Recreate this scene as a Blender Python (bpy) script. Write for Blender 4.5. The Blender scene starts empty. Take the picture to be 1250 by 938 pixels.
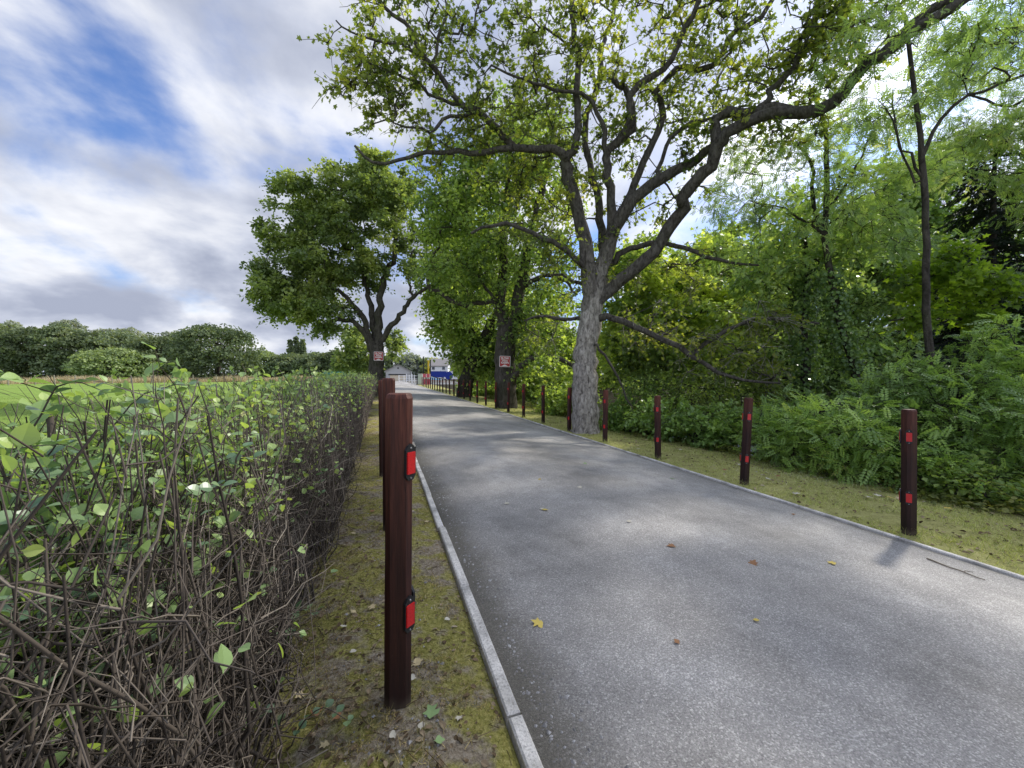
import bpy, bmesh, math, random
import numpy as np
from mathutils import Vector, Matrix
random.seed(7); rng = np.random.default_rng(11)
S = bpy.context.scene; COL = S.collection
pi = math.pi

# ------------------------------------------------------------------ camera
FPX, CX, CY = 480.0, 625.0, 469.0
YAW, PITCH, CAMZ = math.radians(18.2), math.radians(1.43), 1.22
CAM = np.array([0, 0, CAMZ])
cF = np.array([math.sin(YAW)*math.cos(PITCH), math.cos(YAW)*math.cos(PITCH), -math.sin(PITCH)])
cR = np.array([math.cos(YAW), -math.sin(YAW), 0.0]); cU = np.cross(cR, cF)
def at(px, py, d):
    return CAM + d*(cF + (px-CX)/FPX*cR + (CY-py)/FPX*cU)
cd = bpy.data.cameras.new('camera'); cam = bpy.data.objects.new('camera', cd); COL.objects.link(cam)
cam.location = CAM; cam.rotation_euler = (pi/2-PITCH, 0, -YAW)
cd.sensor_width = 36; cd.lens = 36*FPX/1250; cd.clip_start = .02; cd.clip_end = 3000
S.camera = cam

# ------------------------------------------------------------------ object helpers
def tag(o, label=None, cat=None, group=None, kind=None):
    if label: o['label'] = label
    if cat: o['category'] = cat
    if group: o['group'] = group
    if kind: o['kind'] = kind
    return o
def empty(name, loc=(0, 0, 0), rz=0.0, label=None, cat=None, group=None):
    o = bpy.data.objects.new(name, None); COL.objects.link(o); o.empty_display_size = .2
    o.location = loc; o.rotation_euler = (0, 0, rz)
    return tag(o, label, cat, group)
def link(name, me, mat=None, parent=None):
    o = bpy.data.objects.new(name, me); COL.objects.link(o)
    if mat is not None and not len(me.materials): me.materials.append(mat)
    if parent is not None: o.parent = parent
    return o
def copy_tree(o, parent=None):
    c = o.copy(); COL.objects.link(c)
    if parent is not None: c.parent = parent
    for ch in list(o.children): copy_tree(ch, c)
    return c

class MB:
    """numpy mesh collector"""
    def __init__(s): s.v = []; s.f = {3: [], 4: []}; s.a = []; s.n = 0
    def add(s, V, F, a=None):
        V = np.asarray(V, float).reshape(-1, 3); F = np.asarray(F, int)
        s.f[F.shape[1]].append(F+s.n); s.v.append(V)
        s.a.append(np.full(len(V), .5) if a is None else np.broadcast_to(np.asarray(a, float), (len(V),)).copy())
        s.n += len(V)
    def mesh(s, name, origin=(0, 0, 0), smooth=False):
        V = np.concatenate(s.v)-np.asarray(origin); A = np.concatenate(s.a)
        me = bpy.data.meshes.new(name); me.vertices.add(len(V)); me.vertices.foreach_set('co', V.astype(np.float32).ravel())
        t = np.concatenate(s.f[3]) if s.f[3] else np.zeros((0, 3), int)
        q = np.concatenate(s.f[4]) if s.f[4] else np.zeros((0, 4), int)
        loops = np.concatenate([t.ravel(), q.ravel()]); me.loops.add(len(loops)); me.loops.foreach_set('vertex_index', loops.astype(np.int32))
        tot = np.concatenate([np.full(len(t), 3), np.full(len(q), 4)]); st = np.concatenate([[0], np.cumsum(tot)[:-1]])
        me.polygons.add(len(tot)); me.polygons.foreach_set('loop_start', st.astype(np.int32))
        me.polygons.foreach_set('use_smooth', np.full(len(tot), smooth))
        me.update(calc_edges=True); me.validate()
        at_ = me.attributes.new('rnd', 'FLOAT', 'POINT'); at_.data.foreach_set('value', A.astype(np.float32))
        return me
    def build(s, name, mat, parent=None, smooth=False):
        o = link(name, s.mesh(name, smooth=smooth), mat, parent)
        return o
    # plain solids
    def box(s, c, sz, rz=0, a=None):
        x, y, z = np.asarray(sz)/2.0
        V = np.array([[i, j, k] for k in (-z, z) for j in (-y, y) for i in (-x, x)])
        R = np.array([[math.cos(rz), -math.sin(rz), 0], [math.sin(rz), math.cos(rz), 0], [0, 0, 1]])
        F = [[0, 2, 3, 1], [4, 5, 7, 6], [0, 1, 5, 4], [2, 6, 7, 3], [0, 4, 6, 2], [1, 3, 7, 5]]
        s.add(V@R.T+np.asarray(c), F, a)
    def poly(s, pts, a=None):
        pts = np.asarray(pts, float)
        if len(pts) == 4: s.add(pts, [[0, 1, 2, 3]], a)
        elif len(pts) == 3: s.add(pts, [[0, 1, 2]], a)
        else:
            c = pts.mean(0); n = len(pts)
            s.add(np.vstack([pts, c]), [[i, (i+1) % n, n] for i in range(n)], a)
    def chain(s, P, R, n=6, a=None, rough=0.0, cap=False):
        """one tube through points P with radii R"""
        P = np.asarray(P, float); k = len(P); R = np.broadcast_to(np.asarray(R, float), (k,))
        T = np.gradient(P, axis=0); T /= np.linalg.norm(T, axis=1, keepdims=True)+1e-9
        m = T.mean(0); ref = np.array([1., 0, 0]) if abs(m[0]) < .6*np.linalg.norm(m)+1e-9 else np.array([0, 0, 1.])
        A = np.empty_like(P); cur = ref
        for i in range(k):
            cur = cur-T[i]*cur.dot(T[i]); cur = cur/(np.linalg.norm(cur)+1e-9); A[i] = cur
        B = np.cross(T, A); th = np.arange(n)*2*pi/n
        rr = R[:, None]*np.ones((1, n))
        if rough: rr = rr*(1+rough*rng.normal(size=(k, n)))
        V = P[:, None, :]+rr[..., None]*(np.cos(th)[None, :, None]*A[:, None, :]+np.sin(th)[None, :, None]*B[:, None, :])
        i = np.arange(k-1)[:, None]*n; j = np.arange(n)[None, :]; jn = (j+1) % n
        F = np.stack([i+j, i+jn, i+n+jn, i+n+j], -1).reshape(-1, 4)
        s.add(V.reshape(-1, 3), F, a)
        if cap:
            for e in (0, k-1):
                r = V[e]; s.add(np.vstack([r, P[e]]), [[q, (q+1) % n, n] for q in range(n)], a)
    def tubes(s, P, R, n=4, a=None):
        """many tubes of equal point count: P (N,k,3), R (N,k)"""
        N, k, _ = P.shape
        if N == 0: return
        T = np.gradient(P, axis=1); T /= np.linalg.norm(T, axis=2, keepdims=True)+1e-9
        m = T.mean(1); ref = np.where((np.abs(m[:, :1]) < .6), np.array([[1., 0, 0]]), np.array([[0, 0, 1.]]))[:, None, :]
        A = ref-T*(ref*T).sum(-1, keepdims=True); A /= np.linalg.norm(A, axis=2, keepdims=True)+1e-9
        B = np.cross(T, A); th = np.arange(n)*2*pi/n
        V = P[:, :, None, :]+R[:, :, None, None]*(np.cos(th)[None, None, :, None]*A[:, :, None, :]+np.sin(th)[None, None, :, None]*B[:, :, None, :])
        o = (np.arange(N)*k*n)[:, None, None]; i = np.arange(k-1)[None, :, None]*n; j = np.arange(n)[None, None, :]; jn = (j+1) % n
        F = np.stack([o+i+j, o+i+jn, o+i+n+jn, o+i+n+j], -1).reshape(-1, 4)
        s.add(V.reshape(-1, 3), F, None if a is None else np.repeat(a, k*n))
    def leaves(s, P, D, Nn, size, tmpl, width=1.0, a=None):
        TV, TF = tmpl; N = len(P)
        if N == 0: return
        D = D/(np.linalg.norm(D, axis=1, keepdims=True)+1e-9)
        Nn = Nn-D*(Nn*D).sum(1, keepdims=True); Nn = Nn/(np.linalg.norm(Nn, axis=1, keepdims=True)+1e-9)
        W = np.cross(Nn, D); size = np.broadcast_to(np.asarray(size, float), (N,)); width = np.broadcast_to(np.asarray(width, float), (N,))
        V = P[:, None, :]+size[:, None, None]*(TV[None, :, 0:1]*D[:, None, :]+(TV[None, :, 1:2]*width[:, None, None])*W[:, None, :]+TV[None, :, 2:3]*Nn[:, None, :])
        F = (np.arange(N)*len(TV))[:, None, None]+TF[None]
        s.add(V.reshape(-1, 3), F.reshape(-1, TF.shape[1]), None if a is None else np.repeat(a, len(TV)))

KITE = (np.array([[0, 0, 0], [.42, .36, .10], [1, 0, -.04], [.42, -.36, .10]]), np.array([[0, 2, 1], [0, 3, 2]]))
OVAL = (np.array([[0, 0, 0], [.18, .24, .05], [.5, .36, .08], [.82, .22, .03], [1, 0, -.08], [.82, -.22, .03], [.5, -.36, .08], [.18, -.24, .05], [.5, 0, 0]]),
        np.array([[8, 1, 0], [8, 2, 1], [8, 3, 2], [8, 4, 3], [8, 5, 4], [8, 6, 5], [8, 7, 6], [8, 0, 7]]))
def _ovate():
    us = [.14, .22, .36, .52, .68, .83, .94]; hw = [.05, .19, .30, .33, .28, .17, .07]
    L = [(u, w, .22*w-.22*(u-.3)**2) for u, w in zip(us, hw)]; Rr = [(u, -w, z) for u, w, z in L]; mid = [(u, 0, -.22*(u-.3)**2) for u in us]
    V = [(0, .012, 0), (0, -.012, 0)]+L+Rr+mid+[(1, 0, -.11)]; n = len(us); F = [[0, 1, 2+n], [0, 2+n, 2]]
    for i in range(n-1):
        a, b, c, d, m1, m2 = 2+i, 3+i, 2+n+i, 3+n+i, 2+2*n+i, 3+2*n+i
        F += [[m1, m2, b], [m1, b, a], [m1, d, m2], [m1, c, d]]
    e = 2+3*n; F += [[3*n+1, e, n+1], [3*n+1, 2*n+1, e]]
    return np.array(V), np.array(F)
OVATE = _ovate()
def _lobed():
    pts = [(0, 0), (-.08, .30), (.12, .50), (.22, .26), (.52, .56), (.58, .22), (1, 0), (.58, -.22), (.52, -.56), (.22, -.26), (.12, -.50), (-.08, -.30)]
    V = [(x, y, .10*abs(y)-.05*x*x) for x, y in pts]+[(.3, 0, 0)]
    n = len(pts); return np.array(V), np.array([[n, (i+1) % n, i] for i in range(n)])
LOBED = _lobed()
def _pinnate(pairs=5):
    V = []; F = []
    def leaflet(x, y, ang, L):
        o = len(V); c, s_ = math.cos(ang), math.sin(ang)
        for u, v, w in KITE[0]*[1, .8, 1]:
            V.append((x+L*(u*c-v*s_), y+L*(u*s_+v*c), w*L-.18*(x+L*u*.3)**2))
        for f in KITE[1]: F.append([o+i for i in f])
    for i in range(pairs):
        x = .15+.7*i/(pairs-1)*.95; L = .30*(1-.25*abs(i-1.5)/pairs)
        leaflet(x, .01, 1.15, L); leaflet(x, -.01, -1.15, L)
    leaflet(.86, 0, 0, .28)
    return np.array(V), np.array(F)
PINN = _pinnate()

# ------------------------------------------------------------------ materials
def newmat(name):
    m = bpy.data.materials.new(name); m.use_nodes = True; nt = m.node_tree
    for n in list(nt.nodes): nt.nodes.remove(n)
    out = nt.nodes.new('ShaderNodeOutputMaterial')
    return m, nt, out
class NT:
    def __init__(s, nt): s.nt = nt
    def n(s, t, **kw):
        nd = s.nt.nodes.new(t)
        for k, v in kw.items():
            if k.startswith('i_'):
                key = k[2:]; key = int(key) if key.isdigit() else key.replace('_', ' ')
                s.set(nd.inputs[key], v)
            else: setattr(nd, k, v)
        return nd
    def set(s, inp, v):
        if isinstance(v, bpy.types.NodeSocket): s.nt.links.new(v, inp)
        elif isinstance(v, bpy.types.Node): s.nt.links.new(v.outputs[0], inp)
        else:
            if isinstance(v, tuple) and len(v) == 3 and inp.type == 'RGBA': v = v+(1,)
            inp.default_value = v
    def noise(s, vec, scale, detail=4, rough=.55, dist=0): return s.n('ShaderNodeTexNoise', i_Vector=vec, i_Scale=scale, i_Detail=detail, i_Roughness=rough, i_Distortion=dist).outputs['Fac']
    def ramp(s, fac, stops, interp='LINEAR'):
        nd = s.n('ShaderNodeValToRGB'); s.set(nd.inputs[0], fac); el = nd.color_ramp.elements; nd.color_ramp.interpolation = interp
        while len(el) < len(stops): el.new(.5)
        for e, (p, c) in zip(el, stops):
            e.position = p; e.color = (c, c, c, 1) if isinstance(c, (int, float)) else tuple(c)+(1,)
        return nd.outputs[0]
    def math(s, op, a, b=None, c=None, clamp=False):
        nd = s.n('ShaderNodeMath', operation=op, use_clamp=clamp); s.set(nd.inputs[0], a)
        if b is not None: s.set(nd.inputs[1], b)
        if c is not None: s.set(nd.inputs[2], c)
        return nd.outputs[0]
    def mix(s, f, a, b, mode='MIX'):
        nd = s.n('ShaderNodeMix', data_type='RGBA', blend_type=mode); s.set(nd.inputs[0], f); s.set(nd.inputs[6], a); s.set(nd.inputs[7], b)
        return nd.outputs[2]
    def smooth(s, v, a, b):
        nd = s.n('ShaderNodeMapRange', interpolation_type='SMOOTHSTEP'); s.set(nd.inputs[0], v); nd.inputs[1].default_value = a; nd.inputs[2].default_value = b
        return nd.outputs[0]
    def vscale(s, vec, sc): return s.n('ShaderNodeVectorMath', operation='MULTIPLY', i_0=vec, i_1=sc).outputs[0]
    def bump(s, h, strength, dist): return s.n('ShaderNodeBump', i_Height=h, i_Strength=strength, i_Distance=dist).outputs[0]
    def pbsdf(s, col, rough=.8, normal=None, spec=.3, metal=0.):
        nd = s.n('ShaderNodeBsdfPrincipled'); s.set(nd.inputs['Base Color'], col); s.set(nd.inputs['Roughness'], rough)
        s.set(nd.inputs['Specular IOR Level'], spec); nd.inputs['Metallic'].default_value = metal
        if normal is not None: s.set(nd.inputs['Normal'], normal)
        return nd
def geo(N): return N.n('ShaderNodeNewGeometry').outputs['Position']
def objc(N): return N.n('ShaderNodeTexCoord').outputs['Object']
def attr(N): return N.n('ShaderNodeAttribute', attribute_name='rnd').outputs['Fac']

def leafmat(name, stops, trans=.42, boost=1.5, rough=.45, spec=.35, yellow=(1.12, 1.12, .42), gain=1.0, hue=(1.12, 1.0, 1.2)):
    m, nt, out = newmat(name); N = NT(nt)
    big = N.noise(geo(N), .35, 2)
    f = N.math('ADD', N.math('MULTIPLY', attr(N), .75), N.math('MULTIPLY', N.math('SUBTRACT', big, .5), .9), clamp=True)
    f = N.math('ADD', f, .08, clamp=True)
    c = N.ramp(f, [(q, tuple(min(.6, x*gain*h_) for x, h_ in zip(k, hue))) for q, k in stops])
    p = N.pbsdf(c, rough, spec=spec)
    t = N.n('ShaderNodeBsdfTranslucent'); tc = N.mix(1.0, c, (yellow[0]*boost, yellow[1]*boost, yellow[2]*boost), 'MULTIPLY'); N.set(t.inputs[0], tc)
    mx = N.n('ShaderNodeMixShader'); mx.inputs[0].default_value = trans
    nt.links.new(p.outputs[0], mx.inputs[1]); nt.links.new(t.outputs[0], mx.inputs[2]); nt.links.new(mx.outputs[0], out.inputs[0])
    return m
def simple(name, col, rough=.7, spec=.3, var=.25, scale=8, metal=0., bump=0., stretch=None):
    m, nt, out = newmat(name); N = NT(nt); v = objc(N)
    if stretch: v = N.vscale(v, stretch)
    n = N.noise(v, scale, 5)
    c = N.mix(n, tuple(x*(1-var) for x in col), tuple(min(1, x*(1+var)) for x in col))
    p = N.pbsdf(c, rough, N.bump(n, .5, bump) if bump else None, spec, metal)
    nt.links.new(p.outputs[0], out.inputs[0]); return m
def barkmat(name, dark, light, moss=.3, scale=9, zdark=None):
    m, nt, out = newmat(name); N = NT(nt); g = geo(N)
    v = N.vscale(g, (1, 1, .42)); n1 = N.noise(v, scale, 7, .65, .6); n2 = N.noise(g, 1.7, 3); n3 = N.noise(g, 30, 3)
    c = N.ramp(n1, [(.3, dark), (.62, light)])
    if zdark:
        zz = N.n('ShaderNodeSeparateXYZ', i_0=g).outputs[2]; dk = N.math('MAXIMUM', N.smooth(zz, zdark[0], zdark[1]), N.math('SUBTRACT', 1, N.smooth(attr(N), .13, .27))); c = N.mix(N.math('MULTIPLY', dk, .78), c, (.016, .0125, .0095))  # backlit shade painted into the bark: high and thin limbs go dark
    c = N.mix(N.math('MULTIPLY', N.smooth(n2, .5, .72), moss), c, (.05, .065, .018))
    c = N.mix(N.math('MULTIPLY', n3, .35), c, tuple(x*.4 for x in dark))
    h = N.math('ADD', n1, N.math('MULTIPLY', n3, .25))
    p = N.pbsdf(c, .9, N.bump(h, 1.0, .09), .15); nt.links.new(p.outputs[0], out.inputs[0]); return m

M = {}
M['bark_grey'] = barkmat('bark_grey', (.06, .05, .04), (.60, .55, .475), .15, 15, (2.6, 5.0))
M['bark_dark'] = barkmat('bark_dark', (.022, .019, .015), (.095, .083, .068), .35)
M['bark_mid'] = barkmat('bark_mid', (.03, .026, .021), (.13, .115, .095), .35)
M['leaf_syc'] = leafmat('leaf_sycamore', [(0, (.028, .045, .012)), (.35, (.065, .10, .020)), (.7, (.14, .18, .033)), (1, (.26, .26, .06))], .5, 1.6, gain=1.75)
M['leaf_left'] = leafmat('leaf_dense', [(0, (.026, .045, .012)), (.4, (.055, .092, .02)), (.8, (.10, .145, .03)), (1, (.15, .18, .045))], .42, 1.5, gain=2.7, hue=(1.24, 1.0, 1.7))
M['leaf_second'] = leafmat('leaf_second', [(0, (.03, .05, .012)), (.4, (.075, .12, .022)), (.8, (.14, .19, .035)), (1, (.21, .24, .05))], .48, 1.6, gain=2.5, hue=(1.08, .98, 1.55))
M['leaf_maple'] = leafmat('leaf_maple', [(0, (.03, .05, .012)), (.35, (.08, .13, .022)), (.75, (.18, .24, .035)), (1, (.32, .34, .06))], .55, 1.7, gain=2.3, hue=(1.12, .97, 1.8))
M['leaf_ash'] = leafmat('leaf_ash', [(0, (.03, .055, .018)), (.4, (.065, .11, .03)), (.8, (.12, .17, .05)), (1, (.19, .23, .08))], .42, 1.5, .35, .5, gain=3.0, hue=(1.12, 1.0, 1.3))
M['leaf_bush'] = leafmat('leaf_bush', [(0, (.028, .050, .014)), (.4, (.052, .092, .022)), (.8, (.095, .145, .034)), (1, (.17, .20, .05))], .38, 1.6, .33, .55, gain=3.5)
M['leaf_yellow'] = leafmat('leaf_yellow', [(0, (.10, .14, .02)), (.4, (.20, .26, .03)), (.8, (.34, .38, .05)), (1, (.45, .44, .07))], .55, 1.7, gain=.95, hue=(.82, 1.0, 1.0))
M['leaf_conifer'] = leafmat('leaf_conifer', [(0, (.010, .018, .010)), (.5, (.020, .036, .018)), (1, (.045, .065, .025))], .15, 1.2)
M['leaf_ivy'] = leafmat('leaf_ivy', [(0, (.018, .035, .010)), (.5, (.04, .08, .018)), (1, (.085, .14, .03))], .25, 1.3, .35, .5, gain=2.4)
M['leaf_hedge'] = leafmat('leaf_hedge', [(0, (.05, .085, .035)), (.35, (.085, .14, .045)), (.7, (.14, .20, .055)), (.93, (.25, .29, .08)), (1, (.26, .15, .05))], .38, 1.4, .4, .45, gain=2.5)
M['leaf_snow'] = leafmat('leaf_snowberry', [(0, (.07, .12, .06)), (.5, (.12, .19, .10)), (1, (.20, .27, .12))], .32, 1.3, .35, .5, (1.05, 1.1, .6), gain=1.25, hue=(1, 1, 1))
FAR = [('far_dark', [(0, (.022, .034, .016)), (.5, (.055, .075, .032)), (1, (.095, .115, .05))]),
       ('far_mid', [(0, (.035, .052, .026)), (.5, (.08, .108, .05)), (1, (.13, .155, .07))]),
       ('far_pale', [(0, (.07, .088, .06)), (.5, (.13, .155, .105)), (1, (.19, .21, .15))]),
       ('far_light', [(0, (.05, .075, .03)), (.5, (.11, .15, .055)), (1, (.17, .21, .08))]),
       ('far_yellow', [(0, (.09, .11, .02)), (.5, (.2, .22, .04)), (1, (.33, .32, .06))]),
       ('far_olive', [(0, (.026, .038, .018)), (.5, (.055, .078, .034)), (1, (.095, .12, .05))])]
for k, st in FAR: M[k] = leafmat(k, st, .3, 1.3, .75, .12, gain=2.2, hue=(1.08, 1.0, 1.25))  # leaf colours paled to imitate haze over distance

# ------------------------------------------------------------------ terrain
RX0, RX1 = .47, 4.36
def sstep(x, a, b): t = np.clip((x-a)/(b-a), 0, 1); return t*t*(3-2*t)
def gz(x, y):
    x = np.asarray(x, float); y = np.asarray(y, float)
    z = -.03*sstep(x, .1, .42)-.24*np.clip((x-RX0)/(RX1-RX0), 0, 1)-.10*sstep(-x, 1.2, 3.0)
    ch = 1-sstep(y, 40, 58)
    z = z-.12*sstep(x, 5.2, 6.8)*ch-1.0*sstep(x, 6.8, 9.4)*ch+1.4*sstep(x, 13, 17)*ch+2.6*sstep(x, 17, 40)*ch
    return z
def gp(x, y, dz=0.0): return (float(x), float(y), float(gz(x, y))+dz)
def grid(xs, ys, zf):
    X, Y = np.meshgrid(xs, ys); Z = zf(X, Y); nx, ny = len(xs), len(ys)
    V = np.stack([X, Y, Z], -1).reshape(-1, 3); i = np.arange(ny-1)[:, None]*nx; j = np.arange(nx-1)[None, :]
    return V, np.stack([i+j, i+j+1, i+nx+j+1, i+nx+j], -1).reshape(-1, 4)

m, nt, out = newmat('ground'); N = NT(nt); g = geo(N); sx = N.n('ShaderNodeSeparateXYZ', i_0=g); X, Y = sx.outputs[0], sx.outputs[1]
wob = N.math('MULTIPLY', N.math('SUBTRACT', N.noise(g, 1.6, 4), .5), .7); Xw = N.math('ADD', X, wob)
n_f = N.noise(g, 55, 5, .7); n_m = N.noise(g, 7, 5, .6); n_b = N.noise(g, 1.1, 4)
moss = N.ramp(n_f, [(.25, (.08, .085, .012)), (.5, (.27, .25, .07)), (.75, (.46, .41, .16))])
dirt = N.ramp(n_f, [(.25, (.09, .07, .048)), (.5, (.26, .215, .155)), (.8, (.48, .43, .35))])
verge = N.mix(N.smooth(N.math('ADD', n_m, N.math('MULTIPLY', N.math('SUBTRACT', n_b, .5), .9)), .43, .62), moss, dirt)
field = N.ramp(N.math('ADD', N.math('MULTIPLY', n_f, .5), N.math('MULTIPLY', N.noise(g, .35, 4), .5)), [(.3, (.12, .19, .035)), (.5, (.19, .28, .055)), (.75, (.28, .35, .10))])
lawn = N.ramp(N.math('ADD', N.math('MULTIPLY', n_f, .45), N.math('MULTIPLY', n_m, .55)), [(.32, (.14, .14, .05)), (.46, (.32, .31, .11)), (.6, (.42, .40, .16)), (.72, (.50, .42, .24))])
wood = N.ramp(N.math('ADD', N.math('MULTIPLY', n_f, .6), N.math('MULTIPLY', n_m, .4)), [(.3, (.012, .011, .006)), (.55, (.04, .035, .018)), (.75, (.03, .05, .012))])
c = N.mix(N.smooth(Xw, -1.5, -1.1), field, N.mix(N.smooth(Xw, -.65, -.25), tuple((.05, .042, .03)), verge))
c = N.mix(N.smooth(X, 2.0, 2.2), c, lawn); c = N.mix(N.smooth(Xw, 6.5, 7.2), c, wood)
c = N.mix(N.math('MULTIPLY', N.smooth(Y, 56, 60), N.math('MULTIPLY', N.smooth(X, -3.2, -3.0), N.math('SUBTRACT', 1, N.smooth(X, 14, 14.2)))), c, (.2, .2, .2))
p = N.pbsdf(c, .95, N.bump(N.math('ADD', n_f, N.math('MULTIPLY', n_m, .6)), .8, .03), .1); nt.links.new(p.outputs[0], out.inputs[0]); M['ground'] = m
xs = np.concatenate([-np.geomspace(600, 6, 24), np.arange(-5.5, -1.5, .5), np.arange(-1.5, .3, .05), [.3, .36, .405, .43, .47, 1.5, 3, 4.3, 4.36], np.arange(4.42, 7, .1), np.arange(7, 18, .5), np.geomspace(18, 600, 22)])
ys = np.concatenate([np.arange(-30, -1, 3.0), np.arange(-1, 8, .08), np.arange(8, 26, .5), np.arange(26, 70, 2), np.geomspace(70, 1500, 24)])
def gsheet(x, y):
    z = gz(x, y); b = .012*np.sin(7.3*x+1.3*np.sin(5*y))*np.sin(5.9*y+2*np.sin(3.1*x))+.006*np.sin(23*x+4*np.sin(9*y))*np.sin(19*y)
    msk = ((x < .37) | (x > 4.5)) & (np.abs(x) < 9) & (y < 26)
    return z+b*msk-.06*((x > .405) & (x < 4.38))
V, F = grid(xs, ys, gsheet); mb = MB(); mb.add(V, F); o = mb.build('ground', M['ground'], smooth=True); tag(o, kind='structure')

# road
m, nt, out = newmat('asphalt'); N = NT(nt); g = geo(N); sx = N.n('ShaderNodeSeparateXYZ', i_0=g); X, Y = sx.outputs[0], sx.outputs[1]
vor = N.n('ShaderNodeTexVoronoi', i_Vector=g, i_Scale=170.0); sp = N.ramp(N.n('ShaderNodeSeparateColor', i_0=vor.outputs['Color']).outputs[0], [(.05, .085), (.5, .18), (.85, .27), (.97, .50)])
n2 = N.noise(g, 190, 5, .8); n3 = N.noise(N.vscale(g, (1, .6, 1)), .9, 4, .6); n4 = N.noise(g, 5, 4)
c = N.mix(.55, sp, N.ramp(n2, [(.32, .08), (.5, .20), (.68, .39)]))
trk = N.math('ADD', N.math('MULTIPLY', N.math('COSINE', N.math('MULTIPLY', N.math('SUBTRACT', X, 2.4), 3.6)), -.05), 0.0)
tone = N.ramp(N.math('ADD', N.math('ADD', N.math('MULTIPLY', n3, .7), N.math('MULTIPLY', n4, .3)), N.math('MULTIPLY', trk, .7)), [(.34, .85), (.46, 1.2), (.55, 1.42), (.66, 1.85)])
c = N.mix(1.0, c, tone, 'MULTIPLY'); c = N.mix(1.0, c, (1.13, 1.07, .99), 'MULTIPLY')
edge = N.math('ADD', N.math('SUBTRACT', 1, N.smooth(N.math('ADD', X, N.math('MULTIPLY', n4, -.35)), .30, .62)), N.smooth(N.math('ADD', X, N.math('MULTIPLY', n4, .3)), 4.36, 4.6), clamp=True)
c = N.mix(N.math('MULTIPLY', edge, .75), c, N.ramp(n2, [(.3, (.02, .018, .012)), (.7, (.09, .075, .045))]))
cracks = N.n('ShaderNodeTexVoronoi', feature='DISTANCE_TO_EDGE', i_Vector=N.n('ShaderNodeVectorMath', operation='ADD', i_0=N.vscale(g, (.5, .22, 1)), i_1=N.n('ShaderNodeTexNoise', i_Vector=g, i_Scale=2.0, i_Detail=5.0).outputs['Color']).outputs[0], i_Scale=.55).outputs[0]
c = N.mix(N.math('MULTIPLY', N.math('SUBTRACT', 1, N.smooth(cracks, .0, .006)), .0), c, (.02, .02, .02))
h = N.math('ADD', N.math('MULTIPLY', vor.outputs['Distance'], -1.0), n2)
p = N.pbsdf(c, .68, N.bump(h, .55, .008), .35); nt.links.new(p.outputs[0], out.inputs[0]); M['asphalt'] = m
xs = np.linspace(RX0, RX1, 14); ys = np.concatenate([np.arange(-12, 20, .5), np.arange(20, 70.1, 2)])
def rz_(x, y):
    t = (x-RX0)/(RX1-RX0); return gz(x, y)+.012+.025*np.sin(pi*t)+.004*np.sin(.9*y+2*x)
V, F = grid(xs, ys, rz_); mb = MB(); mb.add(V, F); tag(mb.build('road', M['asphalt'], smooth=True), kind='structure')
V, F = grid(np.linspace(-3.1, 13.9, 8), np.linspace(58.2, 110, 10), lambda x, y: gz(x, y)+.004+0*x)
V[:, 2] = np.where((V[:, 0] > RX0-.1) & (V[:, 0] < RX1+.1), V[:, 2], V[:, 2]); mb = MB(); mb.add(V+[0, 12, 0], F)
tag(mb.build('yard', M['asphalt'], smooth=True), kind='structure')

# kerb edgings
m, nt, out = newmat('kerb_concrete'); N = NT(nt); g = geo(N); n1 = N.noise(g, 90, 5, .7); n2 = N.noise(g, 6, 4)
c = N.mix(1.0, N.ramp(n1, [(.3, (.28, .265, .235)), (.5, (.60, .57, .52)), (.75, (.82, .79, .73))]), N.ramp(n2, [(.3, .55), (.6, 1.1)]), 'MULTIPLY')
c = N.mix(N.math('MULTIPLY', N.smooth(N.math('ADD', N.math('MULTIPLY', n1, .5), N.math('MULTIPLY', N.noise(g, 3.3, 5, .65), .6)), .58, .72), .8), c, (.10, .095, .035))
p = N.pbsdf(c, .9, N.bump(n1, .6, .008), .2); nt.links.new(p.outputs[0], out.inputs[0]); M['kerb'] = m
def kerb(x0, w, name, top):
    mb = MB(); y = -6.0
    while y < 62:
        L = .914; z = float(gz(x0, y+L/2))+top+rng.normal()*.002; dx = rng.normal()*.004
        x, hx, hy, b = x0+dx, w/2, L/2-.004, .007
        V = [[x+i, y+L/2+j, z-.13] for i, j in ((-hx, -hy), (hx, -hy), (hx, hy), (-hx, hy))]+[[x+i, y+L/2+j, z-b] for i, j in ((-hx, -hy), (hx, -hy), (hx, hy), (-hx, hy))]+[[x+i, y+L/2+j, z] for i, j in ((-hx+b, -hy+b), (hx-b, -hy+b), (hx-b, hy-b), (-hx+b, hy-b))]
        F = [[8, 9, 10, 11]]+[[a+k, a+(k+1) % 4, a+4+(k+1) % 4, a+4+k] for a in (0, 4) for k in range(4)]
        mb.add(V, F); y += L
    tag(mb.build(name, M['kerb']), kind='structure')
kerb(.44, .052, 'kerb_left', .030); kerb(4.385, .045, 'kerb_right', .034)

# stream
m, nt, out = newmat('stream_water'); N = NT(nt); n = N.noise(geo(N), 3, 4)
p = N.pbsdf((.03, .035, .028), .08, N.bump(n, .25, .05), .5); nt.links.new(p.outputs[0], out.inputs[0]); M['water'] = m
V, F = grid(np.linspace(8.2, 14.6, 4), np.linspace(-20, 52, 12), lambda x, y: -1.22+0*x); mb = MB(); mb.add(V, F); tag(mb.build('stream', M['water']), kind='structure')

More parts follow.
